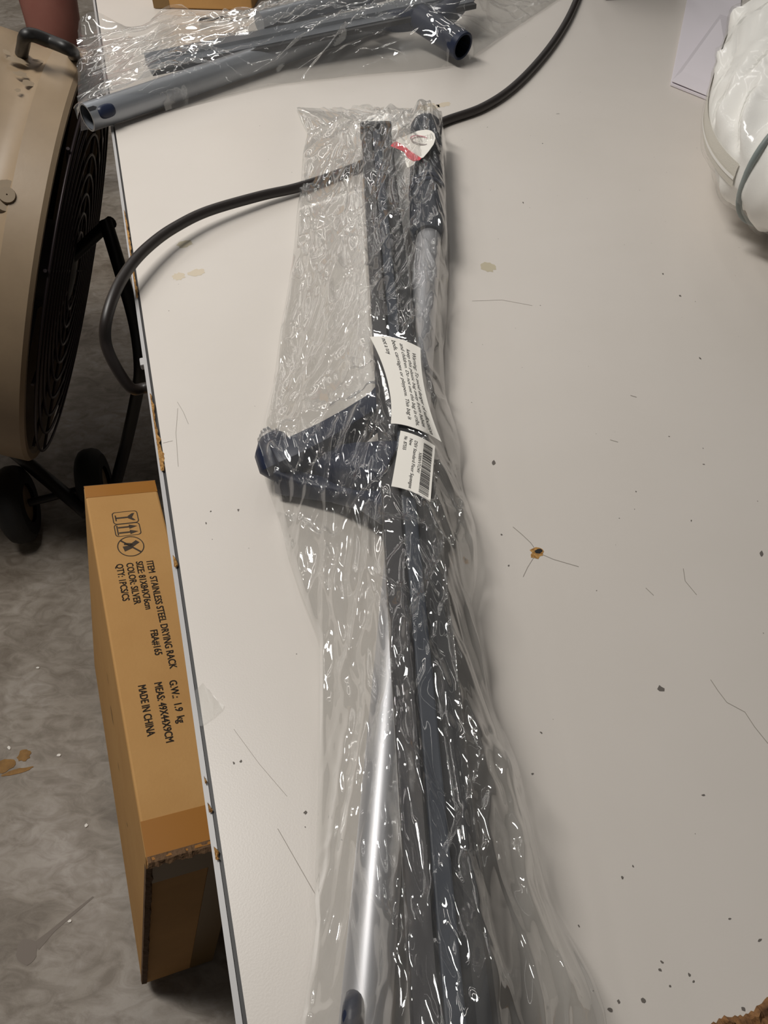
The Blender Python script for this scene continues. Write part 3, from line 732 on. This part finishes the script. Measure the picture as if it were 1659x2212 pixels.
# ---- contents of the long bag: one pole with a grip, one squeegee head lying across it
zp = lambda t: .0275 + (.014 - .0275) * t
PT, PB_ = P(921, 275, .032), P(779, 2330, .0135)
pole_a, pole_b = P(926, 515, .0275), PB_
pole = thing('telescopic_pole', 'silver pole with dark blue grip lying in the long clear bag', 'pole', (pole_a.x, pole_a.y, TABZ))
MB().tube([pole_a - (pole_b - pole_a) * .03, pole_a.lerp(pole_b, .5), pole_b], .0118, 28).build('tube', M['steel'], pole, 1.)
ga, gb = P(920, 268, .032), P(924, 515, .0285)
MB().tube([ga.lerp(gb, t) for t in (0, .015, .05, .15, .3, .32, .45, .6, .63, .75, .9, .97, 1.0)], [.006, .013, .0175, .0185, .0175, .0165, .0175, .0180, .0165, .0175, .0175, .0165, .0140], 24).build('grip', M['grip'], pole, 1.)
for t in (.31, .62, .66):
    c = ga.lerp(gb, t); MB().lathe(c, gb - ga, [(-.003, .0176), (-.002, .0188), (.002, .0188), (.003, .0176)], 24).build('grip_ring', M['navy'], pole, 1.)
# push button on the tube
d_ = (pole_b - pole_a).normalized()
bt = P(761, 2225, .026)
mb = MB().tube(sm([P(765, 2158, .0165), P(764, 2165, .024), P(761, 2190, .0275), P(757, 2250, .0265), P(752, 2330, .022)], 6), [.0015] + [.0035] * 3 + [.0046] * 21, 16)
mb.build('push_button', M['navy'], pole, 1.)
# hang tag
def TG(cx, cy, z): return P(830 + cx / 11.06, 240 + cy / 11.06, z)
tz = lambda cx: .0535 + .004 * (cx - 700) / 600
white = [(270, 700), (520, 590), (800, 470), (1000, 440), (1130, 470), (1200, 540), (1225, 650), (1180, 790), (1060, 960), (930, 1110), (880, 1120), (600, 930)]
tg = MB().prism([TG(x, y, tz(x)) for x, y in white], .0004).build('hang_tag', M['paper'], pole); tg['label'] = 'white hang tag with a red band'
redb = [(150, 830), (210, 760), (280, 725), (470, 830), (640, 960), (890, 1125), (840, 1170), (700, 1190), (560, 1110), (480, 970), (330, 900)]
MB().prism([TG(x, y, tz(x) + .0003) for x, y in redb], .0004).build('red_band', M['red'], tg)
MB().prism([TG(x, y, tz(x) - .0004) for x, y in [(500, 1110), (620, 1160), (740, 1215), (700, 1280), (560, 1350), (520, 1260)]], .0004).build('tag_tab', M['paper'], tg)
mb = MB(); rw = []
for k in range(33):
    th = 2 * math.pi * k / 32; rw += [TG(870 + 255 * math.cos(th) , 690 + 110 * math.sin(th) + 45 * math.cos(th), tz(870) + .001), TG(870 + 215 * math.cos(th), 690 + 84 * math.sin(th) + 40 * math.cos(th), tz(870) + .001)]
mb.add(rw[:34], [(2 * k, 2 * k + 1, 2 * k + 3, 2 * k + 2) for k in range(16)]).build('printed_arc', M['greyprint'], tg, fixn=False)
MB().add(rw[32:], [(2 * k, 2 * k + 1, 2 * k + 3, 2 * k + 2) for k in range(16)]).build('printed_arc', M['pink'], tg, fixn=False)

# squeegee head: rail with blade, triangular holder
ra, rb = P(812, 300, .014), P(988, 2335, .050)       # underside line of the rail
head = thing('squeegee_head', 'long dark squeegee rail with dark blue triangular holder in the long bag', 'squeegee head', (ra.x, ra.y, TABZ))
rd = (rb - ra).normalized(); rr_ = Vector((rd.y, -rd.x, 0)).normalized(); rr_ = rr_ if rr_.x > 0 else -rr_
ru = rr_.cross(rd).normalized(); ru = ru if ru.z > 0 else -ru
MB().sweep([(-.017, 0), (-.0045, 0), (-.0045, .010), (-.006, .013), (-.016, .013), (-.017, .012)], ra, rb, rr_, ru).build('rail', M['rail'], head)
MB().sweep([(-.0040, .001), (.0045, .001), (.0045, .015), (-.0040, .015)], ra + rd * .01, rb, rr_, ru).build('blade', M['blade'], head, bevel=.001)
MB().sweep([(.005, 0), (.017, 0), (.017, .013), (.014, .018), (.008, .018), (.005, .014)], ra, rb, rr_, ru).build('blade_channel', M['rail_black'], head)
MB().box(ra - rr_ * .018 - rd * .004 + ru * .0, rr_ * .036, rd * .010, ru * .019).build('end_cap', M['rail_black'], head, bevel=.002)
def beam(pts, wid, hts, name, m, bevel=.002):
    """beam through points (centre of underside), horizontal width wid, heights"""
    pts = [P(x, y, z + hts[i]) - ZUP * hts[i] for i, (x, y, z) in enumerate(pts)]; n = len(pts); vs = []
    for i, p in enumerate(pts):
        t = pts[min(i + 1, n - 1)] - pts[max(i - 1, 0)]; t.z = 0; t.normalize(); a = Vector((t.y, -t.x, 0)) * wid[i] * .5
        vs += [p - a, p + a, p + a * .8 + ZUP * hts[i], p - a * .8 + ZUP * hts[i]]
    fs = [(i * 4 + k, i * 4 + (k + 1) % 4, i * 4 + 4 + (k + 1) % 4, i * 4 + 4 + k) for i in range(n - 1) for k in range(4)] + [(3, 2, 1, 0), tuple((n - 1) * 4 + k for k in range(4))]
    return MB().add(vs, fs).build(name, m, head, .7, bevel=bevel)
HZ = .006
beam([(590, 978, HZ), (640, 958, HZ), (700, 928, HZ + .004), (760, 893, HZ + .008), (815, 858, HZ + .016), (840, 832, HZ + .018)], [.026, .024, .022, .020, .020, .022], [.030, .032, .032, .028, .022, .018], 'holder_arm', M['navy'])
beam([(596, 1005, HZ), (650, 1030, HZ), (720, 1045, HZ + .004), (790, 1058, HZ + .012), (850, 1078, HZ + .024)], [.018, .014, .013, .014, .020], [.022, .016, .014, .016, .020], 'holder_arm', M['navy'])
beam([(690, 978, HZ + .004), (740, 978, HZ + .008), (800, 980, HZ + .022), (850, 985, HZ + .028)], [.026, .036, .040, .044], [.016, .024, .022, .020], 'holder_socket', M['navy'], .004)
cap_c = P(583, 985, .018)
MB().tube([P(600, 952, .020), P(594, 965, .022), P(591, 985, .022), P(596, 1008, .020), P(608, 1024, .014)], [.009, .0125, .0135, .0125, .008], 16).build('holder_tip', M['navy'], head, 1.)
MB().lathe(P(846, 1021, .046), ZUP, [(0, .0045), (.0018, .004), (.003, .002), (.0032, .0005)], 14).build('screw', M['steel'], head, 1.)

# ---- the long bag
Ls = [(232, 640), (262, 652), (285, 664), (330, 655), (400, 650), (480, 640), (560, 632), (640, 620), (720, 606), (830, 590), (900, 574), (960, 565), (1000, 563), (1040, 574), (1120, 602), (1210, 624), (1290, 650), (1390, 690), (1500, 690), (1700, 687), (1900, 680), (1950, 678), (2000, 682), (2100, 668), (2180, 655), (2212, 648), (2340, 615)]
Rs = [(232, 900), (262, 955), (285, 960), (400, 966), (500, 969), (600, 968), (700, 964), (774, 956), (855, 962), (912, 976), (971, 994), (1012, 996), (1078, 1010), (1166, 1026), (1230, 1030), (1265, 1027), (1310, 1018), (1380, 1032), (1500, 1062), (1590, 1092), (1680, 1116), (1750, 1132), (1850, 1166), (1950, 1196), (2050, 1241), (2120, 1275), (2190, 1300), (2212, 1304), (2340, 1330)]
fL, fR = resample(Ls, 0, 0), resample(Rs, 0, 0)
Y0, Y1 = 232, 2340
# rows evenly spaced on the table, not in the picture
yy = np.linspace(Y0, Y1, 400); fw = np.array([P(830, y).y for y in yy]); arc = (fw[0] - fw) / (fw[0] - fw[-1])
rowy = lambda t: np.interp(.45 * t + .55 * t, arc, yy)
lp = lambda t: tuple(P(fL(rowy(t)), rowy(t), .004))[:2]
rp = lambda t: tuple(P(fR(rowy(t)), rowy(t), .010))[:2]
lab1 = [(799, 728), (908, 752), (954, 955), (844, 915)]; lab2 = [(865, 931), (940, 964), (929, 1084), (845, 1051)]
def flat_mask(X, Y):
    f = np.ones_like(X)
    for q, z in ((lab1, .045), (lab2, .05)):
        pts = [P(x, y, z) for x, y in q]; cx = sum(p.x for p in pts) / 4; cy = sum(p.y for p in pts) / 4
        a = (pts[3] + pts[2] - pts[0] - pts[1]) / 2; b = (pts[1] + pts[2] - pts[0] - pts[3]) / 2
        det = a.x * b.y - a.y * b.x; dx, dy = X - cx, Y - cy
        s = (dx * b.y - dy * b.x) / det; t = (a.x * dy - a.y * dx) / det
        e = np.maximum(np.abs(s), np.abs(t)); f = np.minimum(f, np.clip((e - .52) / .12, 0, 1))
    return f
hz = lambda a, b, h1, h2: (P(a[0], a[1], h1), P(b[0], b[1], h2))
ob = [ob_round(pole_a, pole_b, .0118), ob_round(ga, gb, .0185),
      ob_flat(ra + ru * .017, rb + ru * .017, .017), ob_flat(P(930, 300, .0545), P(870, 318, .0535), .006),
      ob_flat(*hz((590, 965), (700, 905), .039, .042), .012), ob_flat(*hz((700, 905), (840, 828), .043, .046), .012), ob_flat(*hz((600, 1005), (720, 1040), .03, .028), .008), ob_flat(*hz((720, 1040), (850, 1080), .028, .050), .010),
      ob_flat(*hz((700, 975), (850, 985), .034, .055), .020), ob_flat(P(586, 965, .036), P(588, 1005, .034), .013)]
bagA = thing('plastic_bag', 'long clear polybag with white warning label and barcode label on it', 'bag', tuple(P(800, 1000)), 'clear polybags on the table')
folds_A = [([(722, 1000), (705, 1200), (693, 1400), (690, 1600)], .003, .004), ([(864, 1335), (838, 1500), (822, 1700), (800, 1950), (783, 2150)], .003, .003),
           ([(862, 1340), (878, 1500), (886, 1650), (892, 1800)], .0025, .003), ([(980, 1440), (1000, 1500), (1018, 1580), (1030, 1700), (1046, 1850), (1062, 2000)], .006, .006),
           ([(1068, 1630), (1086, 1720), (1104, 1800), (1130, 1920)], .006, .006), ([(760, 1540), (742, 1650), (715, 1820), (690, 2000), (665, 2150)], .003, .004),
           ([(790, 1560), (772, 1700), (745, 1850), (718, 1990), (688, 2110)], .003, .0045), ([(800, 1150), (790, 1280), (765, 1400), (738, 1480)], .0028, .004),
           ([(640, 560), (622, 660), (602, 770)], .004, .005), ([(700, 640), (668, 740), (630, 830)], .003, .004), ([(735, 590), (700, 700), (640, 860)], .003, .0035),
           ([(870, 560), (800, 660), (730, 770), (660, 880)], .003, .004), ([(930, 430), (880, 530), (820, 620), (770, 690)], .003, .004), ([(590, 1010), (630, 1060), (700, 1110), (760, 1130)], .003, .004),
           ([(600, 1090), (660, 1160), (740, 1200)], .003, .003), ([(935, 1240), (985, 1300), (1030, 1390), (1085, 1520)], .003, .004), ([(870, 1090), (930, 1160), (990, 1270)], .0028, .003),
           ([(1100, 1850), (1130, 1950), (1190, 2080), (1240, 2180)], .004, .005), ([(990, 1900), (1010, 2020), (1030, 2120), (1075, 2200)], .004, .005), ([(720, 910), (790, 870), (850, 860)], .0025, .004),
           ([(700, 1030), (712, 960), (780, 935), (850, 930)], .0025, .004), ([(850, 700), (900, 690), (950, 640)], .003, .004), ([(655, 330), (648, 430), (640, 520)], .004, .004), ([(645, 240), (680, 262), (760, 250)], .003, .004),
           ([(900, 1700), (910, 1820), (920, 1960), (910, 2100)], .0025, .003), ([(855, 1700), (862, 1850), (850, 2000), (840, 2140)], .0025, .003), ([(940, 1480), (958, 1640), (980, 1800), (1000, 1960)], .0025, .002)]
filmA = Film(lp, rp, 760, 230, ob, edge=(.004, .012), seed=5, amp=.0020, ncr=300, flat=flat_mask, lines=folds_A, cell=.027)
filmA.build('film', M['film'], bagA)
filmA.under('underside_film', M['film_under'], bagA, under_h)

def label_patch(film, corners, mids, off=.0036):
    """corner pixels TL, TR, BR, BL and mid-edge pixels top, right, bottom, left -> fn(s down, t right)"""
    TL_, TR_, BR_, BL_ = [Vector(c) for c in corners]; mt_, mr_, mb_, ml_ = [Vector(c) for c in mids]
    def quad(p, m_, q, x):
        c = 2 * m_ - .5 * (p + q); return p * (1 - x) ** 2 + c * (2 * x * (1 - x)) + q * x * x
    def px(s, t):
        top, bot = quad(TL_, mt_, TR_, t), quad(BL_, mb_, BR_, t); lf, rt = quad(TL_, ml_, BL_, s), quad(TR_, mr_, BR_, s)
        bil = TL_ * (1 - s) * (1 - t) + TR_ * (1 - s) * t + BL_ * s * (1 - t) + BR_ * s * t
        return top * (1 - s) + bot * s + lf * (1 - t) + rt * t - bil
    n = 15; grid = [[None] * n for _ in range(n)]
    for i in range(n):
        for j in range(n):
            q = px(i / (n - 1), j / (n - 1)); grid[i][j] = film.on(q.x, q.y, off)
    for it in range(6):                                # stiff paper: even out the relief
        g2 = [[grid[i][j].z for j in range(n)] for i in range(n)]
        for i in range(n):
            for j in range(n):
                z = [g2[a][b] for a in (i - 1, i, i + 1) for b in (j - 1, j, j + 1) if 0 <= a < n and 0 <= b < n]
                q = px(i / (n - 1), j / (n - 1)); grid[i][j] = P(q.x, q.y, max(sum(z) / len(z), g2[i][j] if it == 5 else 0) - TABZ)
    def fn(s, t, h=0.):
        a = min(max(s, 0), 1) * (n - 1); b = min(max(t, 0), 1) * (n - 1); i = min(int(a), n - 2); j = min(int(b), n - 2); a -= i; b -= j
        p = grid[i][j] * (1 - a) * (1 - b) + grid[i + 1][j] * a * (1 - b) + grid[i][j + 1] * (1 - a) * b + grid[i + 1][j + 1] * a * b
        return p + ZUP * h
    return fn
def c5(x, y): return (780 + x / 5.53, 700 + y / 5.53)
def label_obj(fn, name, note):
    n = 24; vs = [fn(i / n, j / n, .0002) for i in range(n + 1) for j in range(n + 1)] + [fn(i / n, j / n, -.0001) for i in range(n + 1) for j in range(n + 1)]
    k = (n + 1) ** 2; fs = []
    for i in range(n):
        for j in range(n):
            a = i * (n + 1) + j; fs += [(a, a + 1, a + n + 2, a + n + 1), (k + a, k + a + n + 1, k + a + n + 2, k + a + 1)]
    for i in range(n):
        for (p, q) in (((i, 0), (i + 1, 0)), ((i, n), (i + 1, n)), ((0, i), (0, i + 1)), ((n, i), (n, i + 1))):
            a, b = p[0] * (n + 1) + p[1], q[0] * (n + 1) + q[1]; fs.append((a, b, k + b, k + a))
    o = MB().add(vs, fs).build(name, M['paper'], bagA, .9); o['label'] = note; return o
f1 = label_patch(filmA, [c5(105, 155), c5(710, 290), c5(962, 1412), c5(355, 1190)], [c5(420, 172), c5(770, 830), c5(640, 1245), c5(318, 690)])
l1 = label_obj(f1, 'warning_label', 'white paper label printed with a bag warning')
for body, s_0, s_1, t_, h_ in [('Warning: To avoid danger of suffocation', .10, .98, .80, .085), ('keep this plastic bag away from babies', .09, .94, .675, .08), ('and children. Do not use this bag in cribs,', .05, .96, .545, .085),
                            ('beds, carriages or playpens. This bag is', .03, .92, .385, .09), ('not a toy', .02, .20, .20, .09)]:
    print_text(body, lambda x, y: f1(x, y, .0004), s_0, s_1, t_, h_, 'printed_text', M['ink'], l1, .004, .15)
f2 = label_patch(filmA, [c5(470, 1275), c5(885, 1460), c5(828, 2128), c5(360, 1940)], [c5(690, 1345), c5(855, 1790), c5(610, 2005), c5(420, 1600)])
l2 = label_obj(f2, 'barcode_label', 'white label with a barcode and product line')
for body, s_0, s_1, t_, h_ in [('DSV Standard Floor Squeegee', .10, .96, .40, .085), ('New', .09, .22, .265, .085), ('Nr. 87555', .08, .33, .12, .085), ('X000VVTOAV', .27, .64, .555, .08)]:
    print_text(body, lambda x, y: f2(x, y, .0004), s_0, s_1, t_, h_, 'printed_text', M['ink'], l2, .004)
r = random.Random(21); x = .07; bars = MB()
while x < .95:
    w_ = r.choice([.006, .006, .012, .018]); 
    vs = []
    for k in range(7):
        t = .66 + .27 * k / 6; vs += [f2(x, t, .0004), f2(min(x + w_, .96), t, .0004)]
    bars.add(vs, [(2 * k, 2 * k + 1, 2 * k + 3, 2 * k + 2) for k in range(6)]); x += w_ + r.choice([.006, .008, .012])
o = bars.build('barcode', M['ink'], l2, fixn=False)

# ---- the second bag at the back with another squeegee
B0, B1 = P(188, 254, .018), P(880, 20, .018)
pole2 = thing('telescopic_pole', 'thick grey pole with a dark oval button in the bag at the back', 'pole', tuple(B0))
td = (B1 - B0).normalized()
tp = MB().lathe(B0, td, [(0, .0138), (0, .0158), (.5 * (B1 - B0).length, .0158), ((B1 - B0).length, .0158), ((B1 - B0).length, .001)], 32).build('tube', M['steel2'], pole2, .7)
MB().lathe(B0, td, [(.001, .0138), (.03, .0138), (.03, .001)], 24).build('tube_bore', M['plate'], pole2, .7)
bpos = P(250, 234, .0345); bs = td.cross(Vector((0, .3, 1))).normalized()
tow = (Vector((0, 0, CAMZ)) - bpos).normalized(); tow = (tow - td * tow.dot(td)).normalized(); sd = td.cross(tow)
axp = B0 + td * (bpos - B0).dot(td)
def on_tube(l, a, h=.0): 
    return axp + td * l + (tow * math.cos(a) + sd * math.sin(a)) * (.0158 + h)
vs = [on_tube(.0, .0, .0022)]; fs = []
for q, (sc_, hh) in enumerate([(.6, .0021), (.85, .0016), (1., .0002)]):
    for k in range(20):
        th = 2 * math.pi * k / 20; cx, cy = math.copysign(abs(math.cos(th)) ** .7, math.cos(th)), math.copysign(abs(math.sin(th)) ** .7, math.sin(th))
        vs.append(on_tube(.011 * sc_ * cx, .50 * sc_ * cy, hh))
fs += [(0, 1 + k, 1 + (k + 1) % 20) for k in range(20)]
for q in range(2): fs += [(1 + q * 20 + k, 1 + q * 20 + (k + 1) % 20, 21 + q * 20 + (k + 1) % 20, 21 + q * 20 + k) for k in range(20)]
MB().add(vs, fs).build('push_button', M['navy'], pole2, 1.)
MB().add([on_tube(l - (bpos - B0).dot(td) , a, .0004) for l, a in [(.0, -.62), (.008, -.62), (.011, -.48), (.008, -.34), (.0, -.34)]], [(0, 1, 2, 3, 4)]).build('end_slot', M['dark_in'], pole2, fixn=False)
head2 = thing('squeegee_head', 'grey squeegee rail with an open dark blue socket in the bag at the back', 'squeegee head', tuple(P(330, 150)))
qa, qb = P(322, 150, .020), P(1010, 8, .042)
qd = (qb - qa).normalized(); qr = Vector((qd.y, -qd.x, 0)).normalized()
MB().sweep([(-.019, 0), (.019, 0), (.019, .008), (.006, .010), (.004, .014), (-.017, .014), (-.019, .012)], qa, qb, qr, ZUP).build('rail', M['plate'], head2)
MB().sweep([(.0195, .001), (.027, .001), (.027, .007), (.0195, .007)], qa, qb, qr, ZUP).build('blade', M['rail_black'], head2)
MB().tube([P(560, 48, .046), P(850, -25, .046)], .013, 20).build('grip_tube', M['steel2'], head2, 1.)
so, sa = P(1000, 100, .026), P(905, 38, .040)
sdv = (sa - so).normalized(); sl = (sa - so).length
MB().lathe(so, sdv, [(.02, .0145), (0, .0145), (-.001, .016), (0, .0178), (.012, .0180), (.02, .0170), (sl, .0175), (sl, .001)], 32).build('socket', M['navy'], head2, .8)
MB().lathe(so, sdv, [(.001, .0145), (.028, .0145), (.028, .001)], 24).build('socket_bore', M['dark_in'], head2, .8)
MB().tube(sm([P(930, 55, .036), P(975, 20, .040), P(1012, -20, .040)], 6), [.016] * 13, 14).build('holder_arm', M['navy'], head2, 1.)
MB().tube(sm([P(905, 40, .036), P(850, 45, .036), P(800, 30, .036)], 6), [.014] * 13, 14).build('holder_arm', M['navy'], head2, 1.)
Tb = [(160, 42), (178, 41), (240, 37), (312, 32), (350, 18), (392, 5), (440, 12), (500, 22), (545, 31), (600, 18), (660, -12), (750, -45), (850, -60), (1000, -75), (1140, -85), (1260, -95)]
Bb = [(160, 284), (178, 280), (240, 270), (312, 251), (420, 223), (540, 193), (600, 181), (700, 170), (800, 160), (900, 152), (1000, 139), (1030, 118), (1080, 82), (1140, 42), (1200, 2), (1260, -38)]
fT, fB = resample(Tb, 0, 0), resample(Bb, 0, 0)
cx_ = lambda t: 163 + (1250 - 163) * t
# the left end of the bag is not straight
def skew(y): return np.interp(y, [40, 100, 130, 200, 255, 280], [-2, 16, 5, 3, 13, 10])
def side_pt(t, f, z):
    x = cx_(t); y = f(x); x = x + skew(y) * max(0, 1 - t * 12); return tuple(P(x, float(y), z))[:2]
obB = [ob_round(B0, B1, .0158), ob_flat(qa + ZUP * .014, qb + ZUP * .014, .019), ob_round(P(560, 48, .046), P(850, -25, .046), .013), ob_round(so, sa, .0178)]
bagB = thing('plastic_bag', 'clear polybag over a thick grey pole, overhanging the table corner at the back', 'bag', tuple(P(600, 120)), 'clear polybags on the table')
filmB = Film(lambda t: side_pt(t, fT, .028), lambda t: side_pt(t, fB, .003), 520, 190, obB, edge=(.024, .003), seed=9, amp=.0024, ncr=230, end0=.012, cell=.022)
filmB.build('film', M['film'], bagB)
filmB.under('underside_film', M['film_under'], bagB, under_h)

# ------------------------------------------------------------------ quilt in a zipped clear bag, with a white mailer under it
e1 = Vector((.365, .931, 0)).normalized(); e2 = Vector((.931, -.365, 0)).normalized()
QW, QL, QH = .42, .52, .15
q0 = P(1497, 322, .075) + e2 * .0                    # leftmost point of the bulge
qo = Vector((q0.x, q0.y, TABZ)) - e1 * .10            # near-left corner region
quilt = thing('bagged_quilt', 'white quilted bedding in a clear zipped bag at the right', 'bedding', tuple(qo + e1 * .25 + e2 * .2))
def superell(u, n=3.2):
    c, s = math.cos(u), math.sin(u); return math.copysign(abs(c) ** (2 / n), c), math.copysign(abs(s) ** (2 / n), s)
nu, nv = 240, 90; vs = []
rq = np.random.default_rng(4); folds = []
for k in range(120):
    folds.append((rq.uniform(-.27, .27), rq.uniform(-.22, .22), rq.normal(.5, .45), rq.uniform(.03, .10), rq.uniform(.004, .013), rq.uniform(.004, .010), k % 3))
def quilt_pt(u, v, grow=0., relief=1.):
    """u around, v from bottom centre to top centre"""
    cu_, su_ = superell(u, 5.0 if math.sin(u) > 0 else 2.7); ph = -math.pi / 2 + math.pi * v; cv, sv = superell(ph, 2.6)
    x = cu_ * cv * QW / 2; y = su_ * cv * QL / 2; z = sv * QH / 2
    nrm = Vector((cu_ * abs(cv) / QW, su_ * abs(cv) / QL, sv / QH)).normalized()
    d = grow
    if relief:
        g = 0.
        for (fy, fx, an, L_, w_, a_, kind) in folds:
            pa, pb = y - fy, x - fx + z * .6
            al = pa * math.cos(an) + pb * math.sin(an); ac = -pa * math.sin(an) + pb * math.cos(an)
            if abs(al) < L_ and abs(ac) < w_ * 3.2:
                wn = a_ * (1 - (al / L_) ** 2)
                if kind == 0: g -= wn * .8 * math.exp(-abs(ac) / w_ * 1.6)
                elif kind == 1: g += wn * math.exp(-(ac / w_) ** 2)
                else: g += wn * .8 * math.tanh(ac / w_ * 2.5) * math.exp(-(ac / w_ / 1.6) ** 2)
        g += .0022 * math.sin(y * 60 + x * 25) * math.sin(z * 70 + y * 22) + .0010 * math.sin(y * 170 + z * 90) * math.sin(x * 150)
        k_ = min(1., max(.0, (abs(v - .483) - .03) / .05)); d += g * relief * (k_ if math.pi * .5 < u < math.pi * 1.27 else 1.)
    c = qo + e1 * QL * .5 + e2 * QW * .5 + ZUP * (QH / 2 + .004)
    p = c + e2 * x + e1 * y + ZUP * z
    p += e2 * nrm.x * d + e1 * nrm.y * d + ZUP * nrm.z * d
    if p.z < TABZ + .002: p.z = TABZ + .002
    return p
def quilt_mesh(name, m, grow, relief, nu, nv):
    vs = [quilt_pt(2 * math.pi * i / nu, (j + .02) / (nv - .96), grow, relief) for j in range(nv) for i in range(nu)]
    fs = [(j * nu + i, j * nu + (i + 1) % nu, (j + 1) * nu + (i + 1) % nu, (j + 1) * nu + i) for j in range(nv - 1) for i in range(nu)]
    fs += [tuple(range(nu))[::-1], tuple((nv - 1) * nu + i for i in range(nu))]
    me = bpy.data.meshes.new(name); me.from_pydata(vs, [], fs); me.update()
    return link(name, me, m, quilt, 4)
quilt_mesh('quilt', M['cotton'], -.0005, 1., 300, 110)
quilt_mesh('clear_cover', M['vinyl'], .0032, 1., 220, 80)
def band(v0, v1, u0, u1, grow, name, m, n=70):
    vs = []; fs = []
    for i in range(n + 1):
        u = u0 + (u1 - u0) * i / n
        for j in range(6): vs.append(quilt_pt(u, v0 + (v1 - v0) * j / 5, grow, False))
    for i in range(n):
        for j in range(5): fs.append((i * 6 + j, i * 6 + j + 1, (i + 1) * 6 + j + 1, (i + 1) * 6 + j))
    return MB().add(vs, fs).build(name, m, quilt, 1.5)
band(.455, .510, math.pi * .45, math.pi * 1.24, .0012, 'zip_tape', M['zip'])
band(.480, .488, math.pi * .45, math.pi * 1.24, .0022, 'zip_teeth', M['cotton'])
MB().tube([quilt_pt(math.pi * 1.27 + .0 * i, .18 + .62 * i / 30, .006, False) for i in range(31)], .0028, 10).build('piping', M['piping'], quilt, 1.5)
MB().tube([quilt_pt(math.pi * (1.27 + .5 * i / 40), .18, .006, False) for i in range(41)], .0028, 10).build('piping', M['piping'], quilt, 1.5)

k0, k1, k2 = P(1449, 179, .004), P(1517, 206, .004), P(1492, -40, .004)
mv = (k1 - k0).normalized(); mw = (k2 - k0)
mail = thing('white_mailer', 'flat white card mailer with a folded flap beside the bagged bedding', 'mailer', tuple(k0 - ZUP * .004))
kw = k0 + mv * .10
MB().prism([k0, kw, kw + mw, k2], .0035).build('body', M['white_card'], mail, bevel=.0005)
kf = P(1555, 30, .020)
MB().prism([k0 + ZUP * .003, kw + ZUP * .002, P(1600, 45, .012), kf], .0012).build('flap', M['white_card'], mail, bevel=.0004)

# ------------------------------------------------------------------ carton at the back of the table, and an added dark box standing in for shadow
c0, c1 = P(333, 19), P(546, 25)
cv_ = (c1 - c0); cl = cv_.length; cv_.normalize(); cn = Vector((-cv_.y, cv_.x, 0))
cart = thing('cardboard_carton', 'brown cardboard carton standing at the back of the table behind the bag', 'carton', tuple(c0))
MB().box(c0 + ZUP * .001, cv_ * cl, cn * .25, ZUP * .22).build('body', M['card'], cart, bevel=.002)
MB().box(c0 - cn * .0006 + ZUP * .001, cv_ * .026, cn * .0006, ZUP * .22).build('tape', M['tape2'], cart)
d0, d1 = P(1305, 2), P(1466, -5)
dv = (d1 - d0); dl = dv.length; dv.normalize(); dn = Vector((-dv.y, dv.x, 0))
case = thing('shadow_standin', 'added dark brown box standing in for shadow at the back of the table', 'case', tuple(d0))
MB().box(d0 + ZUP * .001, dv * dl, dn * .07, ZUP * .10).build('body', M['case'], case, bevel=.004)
MB().box(d0 - dn * .001 + ZUP * .055 + dv * .01, dv * (dl - .02), dn * .002, ZUP * .004).build('standin_seam', M['black'], case)
